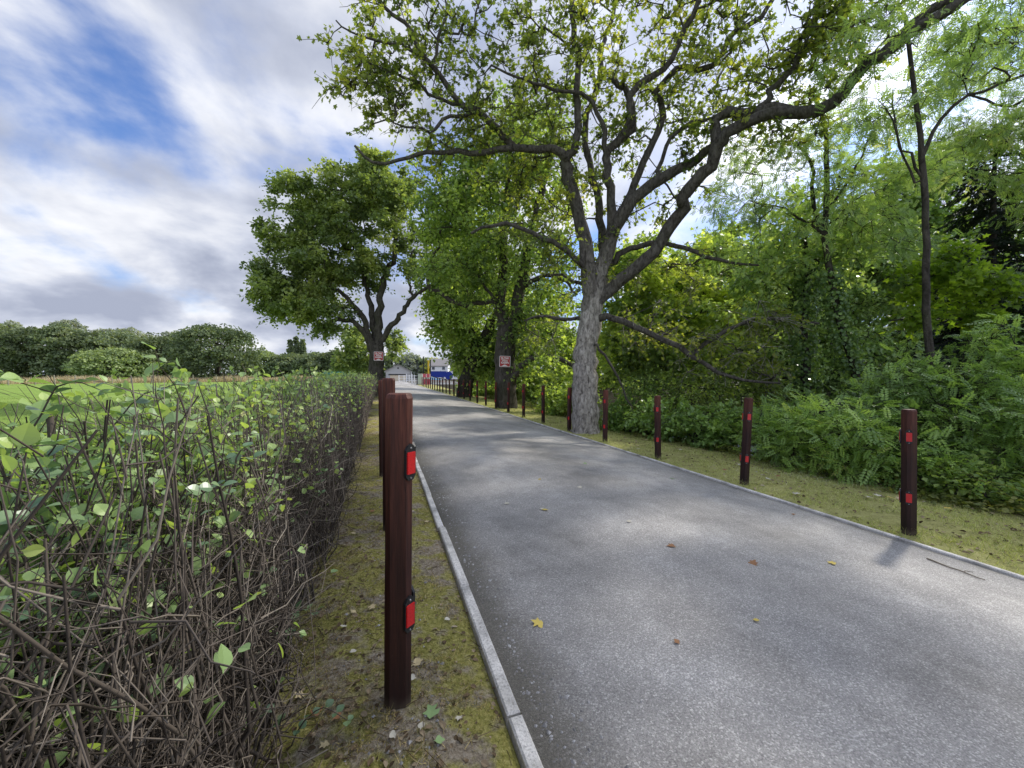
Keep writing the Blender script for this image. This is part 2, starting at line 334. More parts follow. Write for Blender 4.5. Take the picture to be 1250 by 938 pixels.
# ------------------------------------------------------------------ ground cover
M['blade'] = leafmat('grass_blade', [(0, (.05, .075, .015)), (.4, (.10, .145, .03)), (.78, (.17, .20, .055)), (1, (.3, .26, .12))], .3, 1.2, gain=3.0, hue=(1.3, 1.0, 1.5))
M['moss'] = leafmat('moss_sprig', [(0, (.035, .042, .008)), (.4, (.095, .10, .018)), (.8, (.19, .18, .04)), (1, (.32, .27, .12))], .2, 1.2, gain=2.5, hue=(1.25, 1.0, 1.9))
M['field_blade'] = leafmat('field_blade', [(0, (.09, .13, .03)), (.5, (.17, .225, .05)), (1, (.28, .31, .09))], .35, 1.3, gain=1.25, hue=(1, 1.03, 1.1))
M['dry'] = leafmat('dry_grass', [(0, (.2, .15, .07)), (.5, (.40, .31, .16)), (1, (.55, .45, .26))], .25, 1.1, yellow=(1, .95, .8), gain=1.4, hue=(1, 1.02, 1.15))
M['litter'] = leafmat('leaf_litter', [(0, (.05, .035, .02)), (.4, (.15, .105, .06)), (.8, (.33, .26, .17)), (1, (.5, .46, .38))], .05, 1, .8, .1, (1, 1, 1), hue=(1, 1, 1))
BLADE = (np.array([[0, .5, 0], [0, -.5, 0], [.6, .28, .05], [.6, -.28, .05], [1, 0, .22]]), np.array([[0, 1, 2], [1, 3, 2], [2, 3, 4]]))
def blades(mb, x, y, hgt, w, lean=.5):
    n = len(x); P = np.stack([x, y, gsheet(x, y)-.004], -1); D = np.stack([rng.normal(size=n)*lean, rng.normal(size=n)*lean, np.ones(n)], -1)
    mb.leaves(P, D, rng.normal(size=(n, 3)), hgt, BLADE, w, rng.random(n))
def patchy(x, y, s, seed): return np.sin(x*s+seed)*np.sin(y*s*1.3+seed*2.1)+.6*np.sin(x*s*2.3+y*s*1.7+seed)
# moss and short growth on the left verge
n = 130000; y = rng.random(n)**1.8*10+.75; x = -.55+rng.random(n)*.96
k = patchy(x, y, 6, 1.0)+.7*patchy(x, y, 15, 3.)+rng.normal(size=n)*.4 > .22; x, y = x[k], y[k]; n = len(x); mb = MB(); blades(mb, x, y, .009+.016*rng.random(n), .14, 1.1)
n = 3200; blades(mb, -.45+.85*rng.random(n), rng.random(n)**1.6*8+.8, .02+.04*rng.random(n), .05, 1.6)
tag(mb.build('moss', M['moss']), 'olive moss and short growth on the verge below the hedge', 'moss', kind='stuff')
# right verge lawn
n = 130000; y = rng.random(n)**1.7*24-.2; x = 4.42+rng.random(n)*2.7; mb = MB(); k = patchy(x, y, 3, 2.)+.6*patchy(x, y, 9, 4.)+rng.normal(size=n)*.6 > -.1; x, y = x[k], y[k]; n = len(x)
blades(mb, x, y, .022+.045*rng.random(n), .07+.04*rng.random(n), .8)
for i in range(28):
    n = 90 if i < 10 else 30; blades(mb, 4.64+.085*rng.normal(size=n), 2.29+1.755*i+.085*rng.normal(size=n), .03+.09*rng.random(n), .05, .5)
n = 1500; y = rng.random(n)*20; blades(mb, 4.425+.03*rng.random(n), y, .025+.05*rng.random(n), .06, .9); tag(mb.build('lawn_grass', M['blade']), 'short yellowish grass on the right-hand verge', 'grass', kind='stuff')
# litter on left verge and wood edge
mb = MB()
n = 5200; y = rng.random(n)**1.6*9+.7; x = np.where(rng.random(n) < .6, -.42+.25*rng.normal(size=n), -.4+.82*rng.random(n)); x = np.minimum(x, .40)
P = np.stack([x, y, gsheet(x, y)+.004], -1); D = np.stack([rng.normal(size=n), rng.normal(size=n), .15*rng.normal(size=n)], -1)
mb.leaves(P, D, np.array([[0, 0, 1.]])+.25*rng.normal(size=(n, 3)), .010+.022*rng.random(n)**2, OVAL, .9, rng.random(n))
n = 4200; y = rng.random(n)**1.5*8+.7; x = np.minimum(-.35+.35*rng.normal(size=n), .38); P = np.stack([x, y, gsheet(x, y)+.005], -1); D = np.stack([rng.normal(size=n), rng.normal(size=n), .08*rng.normal(size=n)], -1); D /= np.linalg.norm(D, axis=1, keepdims=True)
L = (.012+.10*rng.random(n)**3)[:, None, None]; PP = P[:, None, :]+D[:, None, :]*np.linspace(0, 1, 3)[None, :, None]*L; mb.tubes(PP, np.full((n, 3), .0013), 3, rng.random(n))
n = 4200; y = rng.random(n)**1.5*20; x = 4.45+rng.random(n)*2.6; P = np.stack([x, y, gsheet(x, y)+.012], -1)
mb.leaves(P, rng.normal(size=(n, 3))*[1, 1, .2], np.array([[0, 0, 1.]])+.4*rng.normal(size=(n, 3)), .015+.04*rng.random(n)**2, OVAL, 1.0, rng.random(n))
tag(mb.build('leaf_litter', M['litter']), 'brown leaf litter and twiglets scattered along both verges', 'leaf litter', kind='stuff')
# undergrowth along the foot of the wood
M['under'] = leafmat('undergrowth', [(0, (.03, .04, .012)), (.4, (.08, .11, .025)), (.75, (.17, .19, .045)), (1, (.33, .28, .09))], .4, 1.5, .45, .3, gain=1.5)
mbu = MB(); nc = 620; cy_ = rng.random(nc)**1.3*26; cx_ = 6.75+.25*np.sin(cy_*1.7)+np.abs(rng.normal(size=nc))*.55; hh = .05+.34*rng.random(nc)**2*np.clip((cx_-6.4), .3, 1.2)
k = 26; px_ = np.repeat(cx_, k)+rng.normal(size=nc*k)*.13; py_ = np.repeat(cy_, k)+rng.normal(size=nc*k)*.13; pz_ = gz(px_, py_)+np.repeat(hh, k)*(.2+.9*rng.random(nc*k)); P = np.stack([px_, py_, pz_], -1)
mbu.leaves(P, rng.normal(size=P.shape)*[1, 1, .4], np.array([[0, 0, 1.]])+.4*rng.normal(size=P.shape), .035+.045*rng.random(nc*k), OVAL, 1.0, .6*np.repeat(rng.random(nc), k)+.4*rng.random(nc*k))
n = 420; y = rng.random(n)*22; x = 6.8+np.abs(rng.normal(size=n))*.7; P0 = np.stack([x, y, gz(x, y)], -1); D = np.stack([rng.normal(size=n)*.5-.15, rng.normal(size=n)*.6, .5+rng.random(n)], -1); t = np.linspace(0, 1, 6); Ls = .25+.9*rng.random(n)**2
PP = P0[:, None]+D[:, None]*(t[None, :, None]*Ls[:, None, None])+np.array([0, 0, -.5])*(t**2)[None, :, None]*Ls[:, None, None]+np.cumsum(rng.normal(size=(n, 6, 3))*.012, 1)
mbu.tubes(PP, .004*(1.1-.7*t)[None]*np.ones((n, 1)), 3, .75+.25*rng.random(n))
tag(mbu.build('undergrowth', M['under']), 'straggling yellow-green undergrowth and dead stems along the foot of the wood', 'undergrowth', kind='stuff')
# pebbles
mb = MB(); n = 2600; y = rng.random(n)**1.6*9+.8; x = np.where(rng.random(n) < .4, .05+.14*rng.normal(size=n), .5+.13*np.abs(rng.normal(size=n))); x = np.clip(x, -.4, 1.3); x = np.where((x > .39) & (x < .5), .55, x)
z = np.where(x > .47, rz_(x, y), gsheet(x, y)); s = .003+.007*rng.random(n)**3
OCT = np.array([[1, 0, 0], [-1, 0, 0], [0, 1, 0], [0, -1, 0], [0, 0, .7], [0, 0, -.7]]); OF = np.array([[0, 2, 4], [2, 1, 4], [1, 3, 4], [3, 0, 4], [2, 0, 5], [1, 2, 5], [3, 1, 5], [0, 3, 5]])
V = np.stack([x, y, z], -1)[:, None, :]+s[:, None, None]*OCT[None]*(1+.3*rng.normal(size=(n, 6, 1))); mb.add(V.reshape(-1, 3), ((np.arange(n)*6)[:, None, None]+OF[None]).reshape(-1, 3), np.repeat(rng.random(n), 6))
M['pebble'] = leafmat('pebble', [(0, (.12, .115, .11)), (.5, (.27, .26, .25)), (1, (.5, .49, .47))], 0.0, 1, .7, .3, hue=(1, 1, 1))
tag(mb.build('gravel', M['pebble']), 'pale gravel specks strewn over the verge and road edge', 'gravel', kind='stuff')
# field grass just beyond the hedge and the dry grass strip
n = 60000; y = rng.random(n)**1.5*30-.5; x = -1.4-rng.random(n)**1.6*26; mb = MB(); blades(mb, x, y, .05+.06*rng.random(n), .09+.05*rng.random(n), .6)
tag(mb.build('field_grass', M['field_blade']), 'bright green meadow grass in the field beyond the hedge', 'grass', kind='stuff')
n = 26000; t = rng.random(n); A = at(-260, 462, 42)[:2]; B = at(420, 462, 78)[:2]; w = rng.random(n)*9
dirv = (B-A)/np.linalg.norm(B-A); nrm = np.array([-dirv[1], dirv[0]]); XY = A+(B-A)*t[:, None]+nrm*w[:, None]
mb = MB(); x, y = XY.T; P = np.stack([x, y, gz(x, y)], -1); D = np.stack([rng.normal(size=n)*.3, rng.normal(size=n)*.3, np.ones(n)], -1)
mb.leaves(P, D, rng.normal(size=(n, 3)), .55+.55*rng.random(n)*(1+.5*np.sin(x*.7)), BLADE, .06, rng.random(n)); tag(mb.build('dry_grass', M['dry']), 'strip of tall straw-coloured grass along the far side of the field', 'dry grass', kind='stuff')

# ------------------------------------------------------------------ trees
def smoothpath(pts, step=.3, wig=.0):
    P = np.asarray(pts, float); Q = np.vstack([2*P[0]-P[1], P, 2*P[-1]-P[-2]]); outp = []
    for i in range(1, len(Q)-2):
        n = max(2, int(np.linalg.norm(Q[i+1]-Q[i])/step)); t = np.linspace(0, 1, n, endpoint=False)[:, None]
        outp.append(.5*((2*Q[i])+(-Q[i-1]+Q[i+1])*t+(2*Q[i-1]-5*Q[i]+4*Q[i+1]-Q[i+2])*t**2+(-Q[i-1]+3*Q[i]-3*Q[i+1]+Q[i+2])*t**3))
    outp.append(P[-1:]); R = np.concatenate(outp)
    if wig:
        w = rng.normal(size=R.shape)*wig; w[0] = 0; w[-1] = 0; R = R+w
    return R
class Tree:
    def __init__(s): s.P = np.zeros((60000, 3)); s.par = np.full(60000, -1); s.fix = np.zeros(60000); s.n = 0
    def node(s, p, par, fix=0.):
        i = s.n; s.P[i] = p; s.par[i] = par; s.fix[i] = fix; s.n += 1; return i
    def near(s, p): return int(np.argmin(((s.P[:s.n]-p)**2).sum(1)))
    def limb(s, pts, r0, r1, step=.3, wig=.02, root=False):
        Q = smoothpath(pts, step, wig); L = np.linspace(0, 1, len(Q)); par = -1
        if not root and s.n: par = s.near(Q[0])
        for i, q in enumerate(Q):
            if i == 0 and par >= 0: continue
            par = s.node(q, par, r0+(r1-r0)*L[i])
    def clusters(s, C, step=.35, gn=.10, up=.5, maxd=None):
        C = np.asarray(C); keep = []
        d0 = np.sqrt(((C[:, None, :]-s.P[None, :s.n:2, :])**2).sum(-1)).min(1)
        for ci in np.argsort(d0):
            c = C[ci]; dv = s.P[:s.n]-c; d = np.sqrt((dv**2).sum(1)); cost = d+up*np.maximum(0, dv[:, 2]); j = int(np.argmin(cost)); dd = d[j]
            if maxd and dd > maxd: continue
            k = max(2, int(dd/step)); par = j; a = s.P[j]; off = rng.normal(size=3)*dd*gn; off[2] = abs(off[2])*.7
            for q in range(1, k+1):
                t = q/k; pnt = a+(c-a)*t+off*math.sin(pi*t)+(rng.normal(size=3)*step*.16 if q < k else 0); par = s.node(pnt, par)
            keep.append(ci)
        return C[keep]
    def wood(s, mb, tip=.008, ex=2.3, rough=.0, rmin=.0, shrink=1.0):
        n = s.n; P = s.P[:n]; par = s.par[:n]; acc = np.zeros(n); kids = [[] for _ in range(n)]
        for i in range(n):
            if par[i] >= 0: kids[par[i]].append(i)
        rad = np.zeros(n)
        for i in range(n-1, -1, -1):
            r = max(acc[i]**(1/ex)*shrink if acc[i] > 0 else 0, tip)
            if s.fix[i] > 0: r = max(s.fix[i], min(r, s.fix[i]*1.1))
            rad[i] = r
            if par[i] >= 0: acc[par[i]] += (r/shrink)**ex
        starts = [(-1, i) for i in range(n) if par[i] < 0]
        while starts:
            pr, i = starts.pop(); ch = [pr] if pr >= 0 else []; rr = [min(rad[pr], rad[i]*1.25)] if pr >= 0 else []
            while True:
                ch.append(i); rr.append(rad[i]); ks = kids[i]
                if not ks: break
                ks = sorted(ks, key=lambda q: -rad[q])
                for q in ks[1:]: starts.append((i, q))
                i = ks[0]
            if len(ch) < 2: continue
            big = max(rr); sides = 14 if big > .25 else 9 if big > .1 else 6 if big > .03 else 4 if big > .012 else 3
            mb.chain(P[ch], rr, sides, a=np.repeat(rr, sides), rough=rough if big > .08 else 0)
def foliage(mbw, mbl, C, centre, twigs=5, tl=.5, tr=.006, per=10, size=.11, tmpl=KITE, width=1.0, spread=.06, updir=.5, nsig=.5, flat=1.0, droop=.2, sizevar=.35, outw=.6):
    """twigs spring from each cluster centre, leaves along them"""
    n = len(C); 
    if n == 0: return
    C2 = np.repeat(C, twigs, 0); crnd = np.repeat(rng.random(n), twigs); N_ = len(C2)
    o = C2-centre; o /= np.linalg.norm(o, axis=1, keepdims=True)+1e-9
    D = rng.normal(size=(N_, 3))*[1, 1, flat]; D /= np.linalg.norm(D, axis=1, keepdims=True)+1e-9; D = D+outw*o*[1, 1, flat]; D[:, 2] += updir*.4; D /= np.linalg.norm(D, axis=1, keepdims=True)
    L = tl*(.55+.7*rng.random(N_)); t = np.linspace(0, 1, 5)
    bend = rng.normal(size=(N_, 3))*.25; bend[:, 2] -= droop
    P = C2[:, None, :]+L[:, None, None]*(D[:, None, :]*t[None, :, None]+bend[:, None, :]*(t**2)[None, :, None])+rng.normal(size=(N_, 5, 3))*.02*tl*(t > 0)[None, :, None]
    if mbw is not None: mbw.tubes(P, tr*(1-.55*t)[None, :]*np.ones((N_, 1)), 3)
    tt = .2+.8*rng.random((N_, per)); fi = tt*4; i0 = np.minimum(fi.astype(int), 3); f = (fi-i0)[..., None]
    idx = np.arange(N_)[:, None]; Q = P[idx, i0]*(1-f)+P[idx, i0+1]*f+rng.normal(size=(N_, per, 3))*spread
    Q = Q.reshape(-1, 3); m = len(Q); Dl = np.repeat(D, per, 0)*.6+rng.normal(size=(m, 3))*.7; Dl[:, 2] -= droop
    Nn = np.array([[0, 0, 1.]])+rng.normal(size=(m, 3))*nsig
    a = .65*np.repeat(crnd, per)+.35*rng.random(m)
    mbl.leaves(Q, Dl, Nn, size*(1-sizevar+2*sizevar*rng.random(m)), tmpl, width, a)
def px_clusters(spec):
    """foliage masses: centre of each mass (image bearing + distance) turned into a 3D ellipsoid in the world"""
    out_ = []
    for (px, py, rx, ry, d, dd, n) in spec:
        c = at(px, py, d); ex, ez = rx/FPX*d, ry/FPX*d; u = rng.normal(size=(n, 3)); u /= np.linalg.norm(u, axis=1, keepdims=True); r = rng.random(n)**(1/2.2)
        q = u*r[:, None]*[ex, dd, ez]; h = cR*q[:, :1]; fw = np.array([cF[0], cF[1], 0]); fw /= np.linalg.norm(fw)
        out_.append(c+h+fw*q[:, 1:2]+np.array([0, 0, 1.])*q[:, 2:3])
    return np.concatenate(out_)
def finish(tree, mbw, mbl, name, label, base, bark, leaf, group=None, crown='crown', cat='tree'):
    r = empty(name, tuple(base), 0, label, cat, group)
    for mb_, nm, mt in ((mbw, 'trunk', bark), (mbl, crown, leaf)):
        if mb_ is None or mb_.n == 0: continue
        me = mb_.mesh(nm, origin=base, smooth=(nm == 'trunk')); link(nm, me, mt, r)
    return r
def flare(tree_pts, base_r): pass

# --- the big sycamore on the right verge
T = Tree(); d0 = 10.1
def L_(t, pts, r0, r1, d_a, d_b=None, **k):
    d_b = d_a if d_b is None else d_b; n = len(pts); ds = np.linspace(d_a, d_b, n); t.limb([at(p[0], p[1], d) for p, d in zip(pts, ds)], r0, r1, **dict(dict(wig=.028 if d_a < 12 else .045, step=.24), **k))
base_main = np.array(at(715, 531, d0)); base_main[2] = gz(base_main[0], base_main[1])-.05
T.limb([base_main, base_main+[0, 0, .12], base_main+[0.0, 0, .5], at(714, 470, d0), at(715, 430, d0), at(719, 400, d0), at(724, 372, d0)], .40, .26, wig=.012, step=.14, root=True)
for i in range(8):
    zz = T.P[i][2]-base_main[2]; T.fix[i] = max(T.fix[i], .30+.14*math.exp(-zz*5))
T.fix[:T.n] *= .92
L_(T, [(721, 385), (720, 350), (717, 308), (711, 285), (706, 265), (698, 232), (692, 205), (691, 194)], .20, .13, 10.1, 9.6)
L_(T, [(724, 372), (735, 330), (742, 305), (750, 280), (762, 258), (795, 227), (830, 205), (850, 194), (868, 180)], .20, .09, 10.1, 9.4)
L_(T, [(724, 376), (745, 350), (770, 334), (795, 308), (818, 279), (834, 257), (832, 243), (848, 222), (868, 205), (874, 178), (890, 163), (908, 151), (944, 137), (980, 139), (1016, 126), (1038, 101), (1059, 79), (1099, 54), (1124, 32), (1160, 11), (1215, -14), (1290, -40)], .16, .075, 10.1, 6.2)
L_(T, [(874, 178), (876, 142), (905, 139), (944, 132), (975, 140)], .10, .09, 8.6, 7.9)
L_(T, [(1085, 62), (1120, 25), (1150, 5), (1185, -12)], .09, .06, 7.0, 6.6)
L_(T, [(908, 151), (930, 132), (937, 122), (944, 104), (969, 83), (976, 50), (994, 18), (1004, -20)], .075, .04, 8.3, 8.0)
L_(T, [(691, 194), (679, 183), (655, 182), (626, 181), (598, 187), (560, 186), (535, 187), (510, 190), (486, 197), (457, 201), (433, 178)], .105, .025, 9.6, 8.6)
L_(T, [(623, 180), (605, 155), (590, 142), (577, 134), (563, 128), (538, 92), (517, 70), (503, 39), (468, 7), (450, -20)], .085, .03, 9.3, 8.6)
L_(T, [(577, 134), (560, 143), (540, 150), (524, 164), (505, 155), (480, 150)], .05, .02, 9.1, 8.6)
L_(T, [(563, 128), (540, 122), (510, 100), (475, 88), (440, 95), (415, 110)], .045, .015, 9.1, 8.4)
L_(T, [(517, 70), (490, 55), (460, 50), (430, 40), (410, 25)], .04, .015, 8.9, 8.4)
L_(T, [(530, 82), (535, 50), (545, 20), (540, -10)], .04, .02, 8.9, 8.9)
L_(T, [(691, 194), (700, 183), (704, 141), (702, 116), (707, 81), (699, 35), (697, 0), (690, -40)], .10, .05, 9.6, 9.4)
L_(T, [(735, 335), (735, 290), (730, 246), (720, 200), (715, 176), (716, 140), (730, 100), (735, 60), (750, 10)], .12, .05, 10.4, 11.2)
L_(T, [(745, 300), (748, 262), (743, 230), (741, 205), (744, 183), (771, 155), (768, 116), (757, 104), (748, 96)], .12, .06, 9.9, 9.3)
L_(T, [(771, 158), (770, 116), (795, 95), (820, 70), (836, 36), (854, 0), (870, -30)], .085, .05, 9.3, 8.8)
L_(T, [(744, 210), (739, 180), (735, 148), (711, 116), (679, 113), (650, 100), (633, 95), (600, 80)], .07, .025, 9.6, 9.0)
L_(T, [(760, 262), (785, 200), (810, 141), (800, 112), (825, 86), (865, 83), (897, 40), (930, 22), (944, 0), (965, -30)], .10, .05, 10.2, 9.4)
L_(T, [(800, 225), (818, 166), (845, 152), (872, 144)], .06, .04, 9.8, 9.2)
L_(T, [(711, 290), (709, 325), (690, 305), (674, 295), (635, 279), (600, 276), (575, 285)], .085, .03, 9.9, 8.9)
L_(T, [(740, 390), (744, 388), (776, 398), (808, 414), (843, 430), (862, 446), (907, 465), (952, 468)], .095, .025, 10.0, 8.6)
L_(T, [(843, 430), (875, 412), (907, 394), (965, 388), (1000, 395)], .055, .02, 9.2, 9.0)
L_(T, [(748, 330), (754, 311), (779, 302), (808, 298), (850, 308), (875, 318), (926, 324)], .09, .025, 10.2, 9.2)
L_(T, [(712, 392), (696, 390), (670, 387), (648, 388), (640, 392)], .055, .02, 10.2, 10.6)
L_(T, [(714, 348), (700, 343), (686, 337), (665, 336), (645, 343)], .05, .02, 10.3, 11.0)
L_(T, [(725, 420), (731, 426), (754, 458), (766, 487), (772, 500)], .04, .015, 9.9, 9.6)
C = px_clusters([(470, 55, 70, 60, 8.7, .9, 37), (440, 105, 45, 45, 8.6, .7, 18), (490, 130, 45, 35, 8.8, .7, 19), (545, 55, 70, 60, 9, 1.2, 31),
                 (590, 130, 70, 55, 9.4, 1.2, 34), (560, 175, 60, 35, 9.4, 1.0, 19), (640, 45, 80, 60, 9.5, 1.6, 44), (660, 140, 70, 60, 10, 1.6, 44), (720, 60, 70, 70, 9.6, 1.8, 37),
                 (760, 150, 70, 70, 10.3, 1.8, 44), (800, 40, 80, 60, 9.4, 1.8, 40), (690, 240, 60, 45, 10.6, 1.5, 26), (640, 220, 60, 40, 10.6, 1.2, 26), (800, 240, 60, 50, 10.6, 1.2, 22),
                 (860, 110, 60, 60, 9.5, 1.5, 31), (900, 30, 70, 50, 9, 1.5, 29), (940, 90, 60, 50, 8.6, 1.2, 27), (1000, 60, 70, 55, 8, 1.2, 31), (1020, 20, 70, 50, 7.6, 1, 24), (880, 165, 50, 40, 9, 1, 19), (960, 160, 50, 25, 8.2, 1, 9),
                 (700, 320, 50, 40, 10.2, 1.0, 14), (735, 300, 30, 40, 9.9, .8, 9), (660, 290, 50, 25, 9.9, 1, 13), (820, 330, 60, 30, 10.2, 1.2, 19), (880, 420, 60, 45, 9.4, 1.3, 24), (930, 450, 50, 40, 9.2, 1.1, 19), (800, 400, 50, 40, 10.3, 1.3, 17), (660, 400, 30, 30, 10.8, .8, 7), (940, 385, 50, 30, 9.3, 1, 14),
                 (730, -60, 220, 60, 10, 2.5, 21), (950, -50, 120, 50, 8.5, 2, 8)])
ctr = at(740, 230, 10.3)
C = T.clusters(C, .3, .14, .3, 3.2); mw = MB(); ml = MB(); T.wood(mw, .011, 2.35, .06)
foliage(mw, ml, C, ctr, 6, .40, .0085, 6, .082, LOBED, 1.0, .04, .4, .6, .9, .35)
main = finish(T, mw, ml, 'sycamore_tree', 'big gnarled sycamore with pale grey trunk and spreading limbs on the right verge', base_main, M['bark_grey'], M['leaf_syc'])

# --- second verge tree with the sign
T = Tree(); d = 17.4; b = np.array(at(618, 499, d)); b[2] = gz(b[0], b[1])-.05; base2 = b
T.limb([b, b+[0, 0, .3], at(617, 460, d), at(617, 430, d), at(618, 402, d)], .50, .40, wig=.015, root=True)
L_(T, [(614, 408), (612, 380), (613, 340), (616, 290), (620, 240), (622, 200), (628, 160)], .25, .10, 17.4, 17.8)
L_(T, [(622, 405), (630, 380), (638, 340), (648, 290), (660, 240), (668, 200), (680, 170)], .27, .10, 17.4, 17)
L_(T, [(612, 395), (606, 372), (590, 369), (571, 372), (551, 367), (535, 356), (521, 346), (527, 322), (529, 310)], .13, .06, 17.3, 16.6)
L_(T, [(622, 470), (628, 461), (642, 443), (665, 436), (685, 440), (699, 446), (715, 450)], .17, .06, 17.2, 15.8)
L_(T, [(638, 350), (650, 343), (672, 336), (690, 345), (705, 360)], .12, .04, 17.2, 16.4)
L_(T, [(606, 372), (590, 345), (575, 330), (560, 318)], .08, .04, 17.2, 17)
L_(T, [(630, 390), (648, 388), (670, 386), (692, 392)], .08, .04, 17.2, 17)
C = px_clusters([(600, 240, 60, 50, 17.5, 2.5, 56), (560, 270, 50, 45, 17, 2, 40), (640, 200, 60, 50, 17.6, 2.5, 48), (580, 200, 60, 40, 17.4, 2.2, 40), (620, 310, 55, 35, 17.6, 2, 40), (560, 325, 45, 30, 16.8, 1.6, 28),
                 (670, 310, 40, 40, 17, 1.5, 24), (660, 370, 45, 40, 17.5, 2, 32), (670, 250, 50, 50, 17.5, 2, 32), (540, 240, 45, 35, 17, 2, 28), (590, 360, 40, 30, 17.6, 1.6, 24), (640, 410, 40, 20, 17.6, 1.6, 16), (645, 150, 80, 40, 18, 2.5, 32), (660, 440, 40, 12, 17, 1.5, 8)])
C = T.clusters(C, .45, .12, .3); mw = MB(); ml = MB(); T.wood(mw, .014, 2.3, .05)
foliage(mw, ml, C, at(618, 260, 17.6), 6, .7, .009, 11, .15, KITE, 1.2, .1, .4, .55, .8, .3)
second = finish(T, mw, ml, 'twin_stemmed_tree', 'tall twin-stemmed tree with a slow sign, second tree on the right verge', base2, M['bark_mid'], M['leaf_second'])

# --- third, leaning tree
T = Tree(); d = 26.; b = np.array(at(567, 486, d)); b[2] = gz(b[0], b[1])-.05; base3 = b
T.limb([b, b+[0, 0, .5], at(574, 452, d), at(585, 425, d), at(600, 395, d-.5), at(612, 370, d-1), at(620, 330, d-1)], .52, .18, wig=.02, root=True)
L_(T, [(581, 432), (577, 410), (575, 390), (577, 350), (576, 320), (574, 290), (570, 260)], .22, .09, 26, 26.5)
L_(T, [(585, 425), (570, 400), (550, 385), (535, 380)], .12, .05, 26, 25)
C = px_clusters([(553, 388, 32, 34, 25.5, 2.5, 54), (590, 430, 40, 30, 26.5, 2.5, 50), (575, 330, 45, 40, 26, 3, 60), (545, 345, 30, 35, 26, 2.5, 44), (610, 360, 40, 40, 25.5, 2.5, 50), (574, 432, 20, 20, 26.5, 2, 24), (585, 280, 45, 40, 26.5, 3, 50), (552, 290, 30, 40, 26, 2.5, 34), (625, 420, 25, 35, 27, 2, 30)])
C = T.clusters(C, .6, .12, .3); mw = MB(); ml = MB(); T.wood(mw, .018, 2.3, .05)
foliage(mw, ml, C, at(585, 340, 26), 6, .95, .011, 14, .2, KITE, 1.2, .14, .4, .55, .8, .3)
finish(T, mw, ml, 'leaning_tree', 'leaning dark-trunked tree, third along the right verge behind the signed tree', base3, M['bark_dark'], M['leaf_second'])

# --- left sycamore
T = Tree(); d = 22.5; b = np.array(at(459, 484, d)); b[2] = gz(b[0], b[1])-.05; base4 = b
T.limb([b, b+[0, 0, .4], at(459, 460, d), at(460, 440, d), at(460, 424, d)], .48, .36, wig=.015, root=True)
L_(T, [(456, 432), (447, 410), (436, 398), (421, 391), (405, 392), (389, 404), (383, 412)], .2, .05, 22.4, 21.5)
L_(T, [(456, 426), (449, 402), (443, 388), (430, 372), (418, 359), (401, 350), (375, 345)], .2, .06, 22.5, 22)
L_(T, [(459, 424), (455, 400), (453, 378), (446, 346), (440, 320), (430, 290)], .2, .07, 22.7, 23)
L_(T, [(461, 424), (462, 400), (462, 378), (466, 355), (469, 340), (476, 325), (481, 318), (483, 298), (482, 270), (475, 245)], .24, .08, 22.5, 22.5)
L_(T, [(462, 430), (469, 414), (478, 398), (488, 385), (497, 372), (504, 362), (521, 350), (529, 324)], .19, .06, 22.5, 22)
L_(T, [(430, 372), (410, 378), (385, 372), (360, 360), (340, 355)], .1, .04, 22, 21)
L_(T, [(504, 362), (498, 345), (500, 325), (505, 305)], .08, .04, 22.2, 22.4)
mass = [(354, 356, 36, 26, 21.5, 2.6, 41), (387, 334, 40, 30, 22, 3, 43), (365, 302, 33, 28, 22, 2.8, 38), (382, 254, 36, 28, 22.5, 3, 41), (419, 289, 42, 31, 22.5, 3.2, 41), (432, 239, 40, 26, 22.8, 3, 40), (459, 214, 28, 18, 23, 2.5, 22), (471, 254, 35, 28, 22.8, 3, 34), (483, 289, 25, 23, 22.6, 2.5, 15), (432, 334, 33, 16, 22, 2.2, 16), (393, 379, 33, 18, 21.5, 2.4, 23), (346, 376, 25, 11, 21.2, 2, 11), (336, 339, 16, 18, 21.5, 2, 11), (502, 324, 15, 21, 22, 1.5, 6), (456, 322, 21, 16, 22.3, 2, 11), (496, 239, 20, 20, 23, 2, 14), (397, 402, 15, 8, 21.5, 1.2, 5)]
C = T.clusters(px_clusters(mass), .5, .12, .3); mw = MB(); ml = MB(); T.wood(mw, .016, 2.3, .05)
foliage(mw, ml, C, at(430, 320, 22.5), 7, .62, .009, 26, .16, KITE, 1.25, .11, .6, .42, .45, .35)
left = finish(T, mw, ml, 'field_maple', 'dense rounded tree with a red sign on its trunk, left of the road', base4, M['bark_mid'], M['leaf_left'])

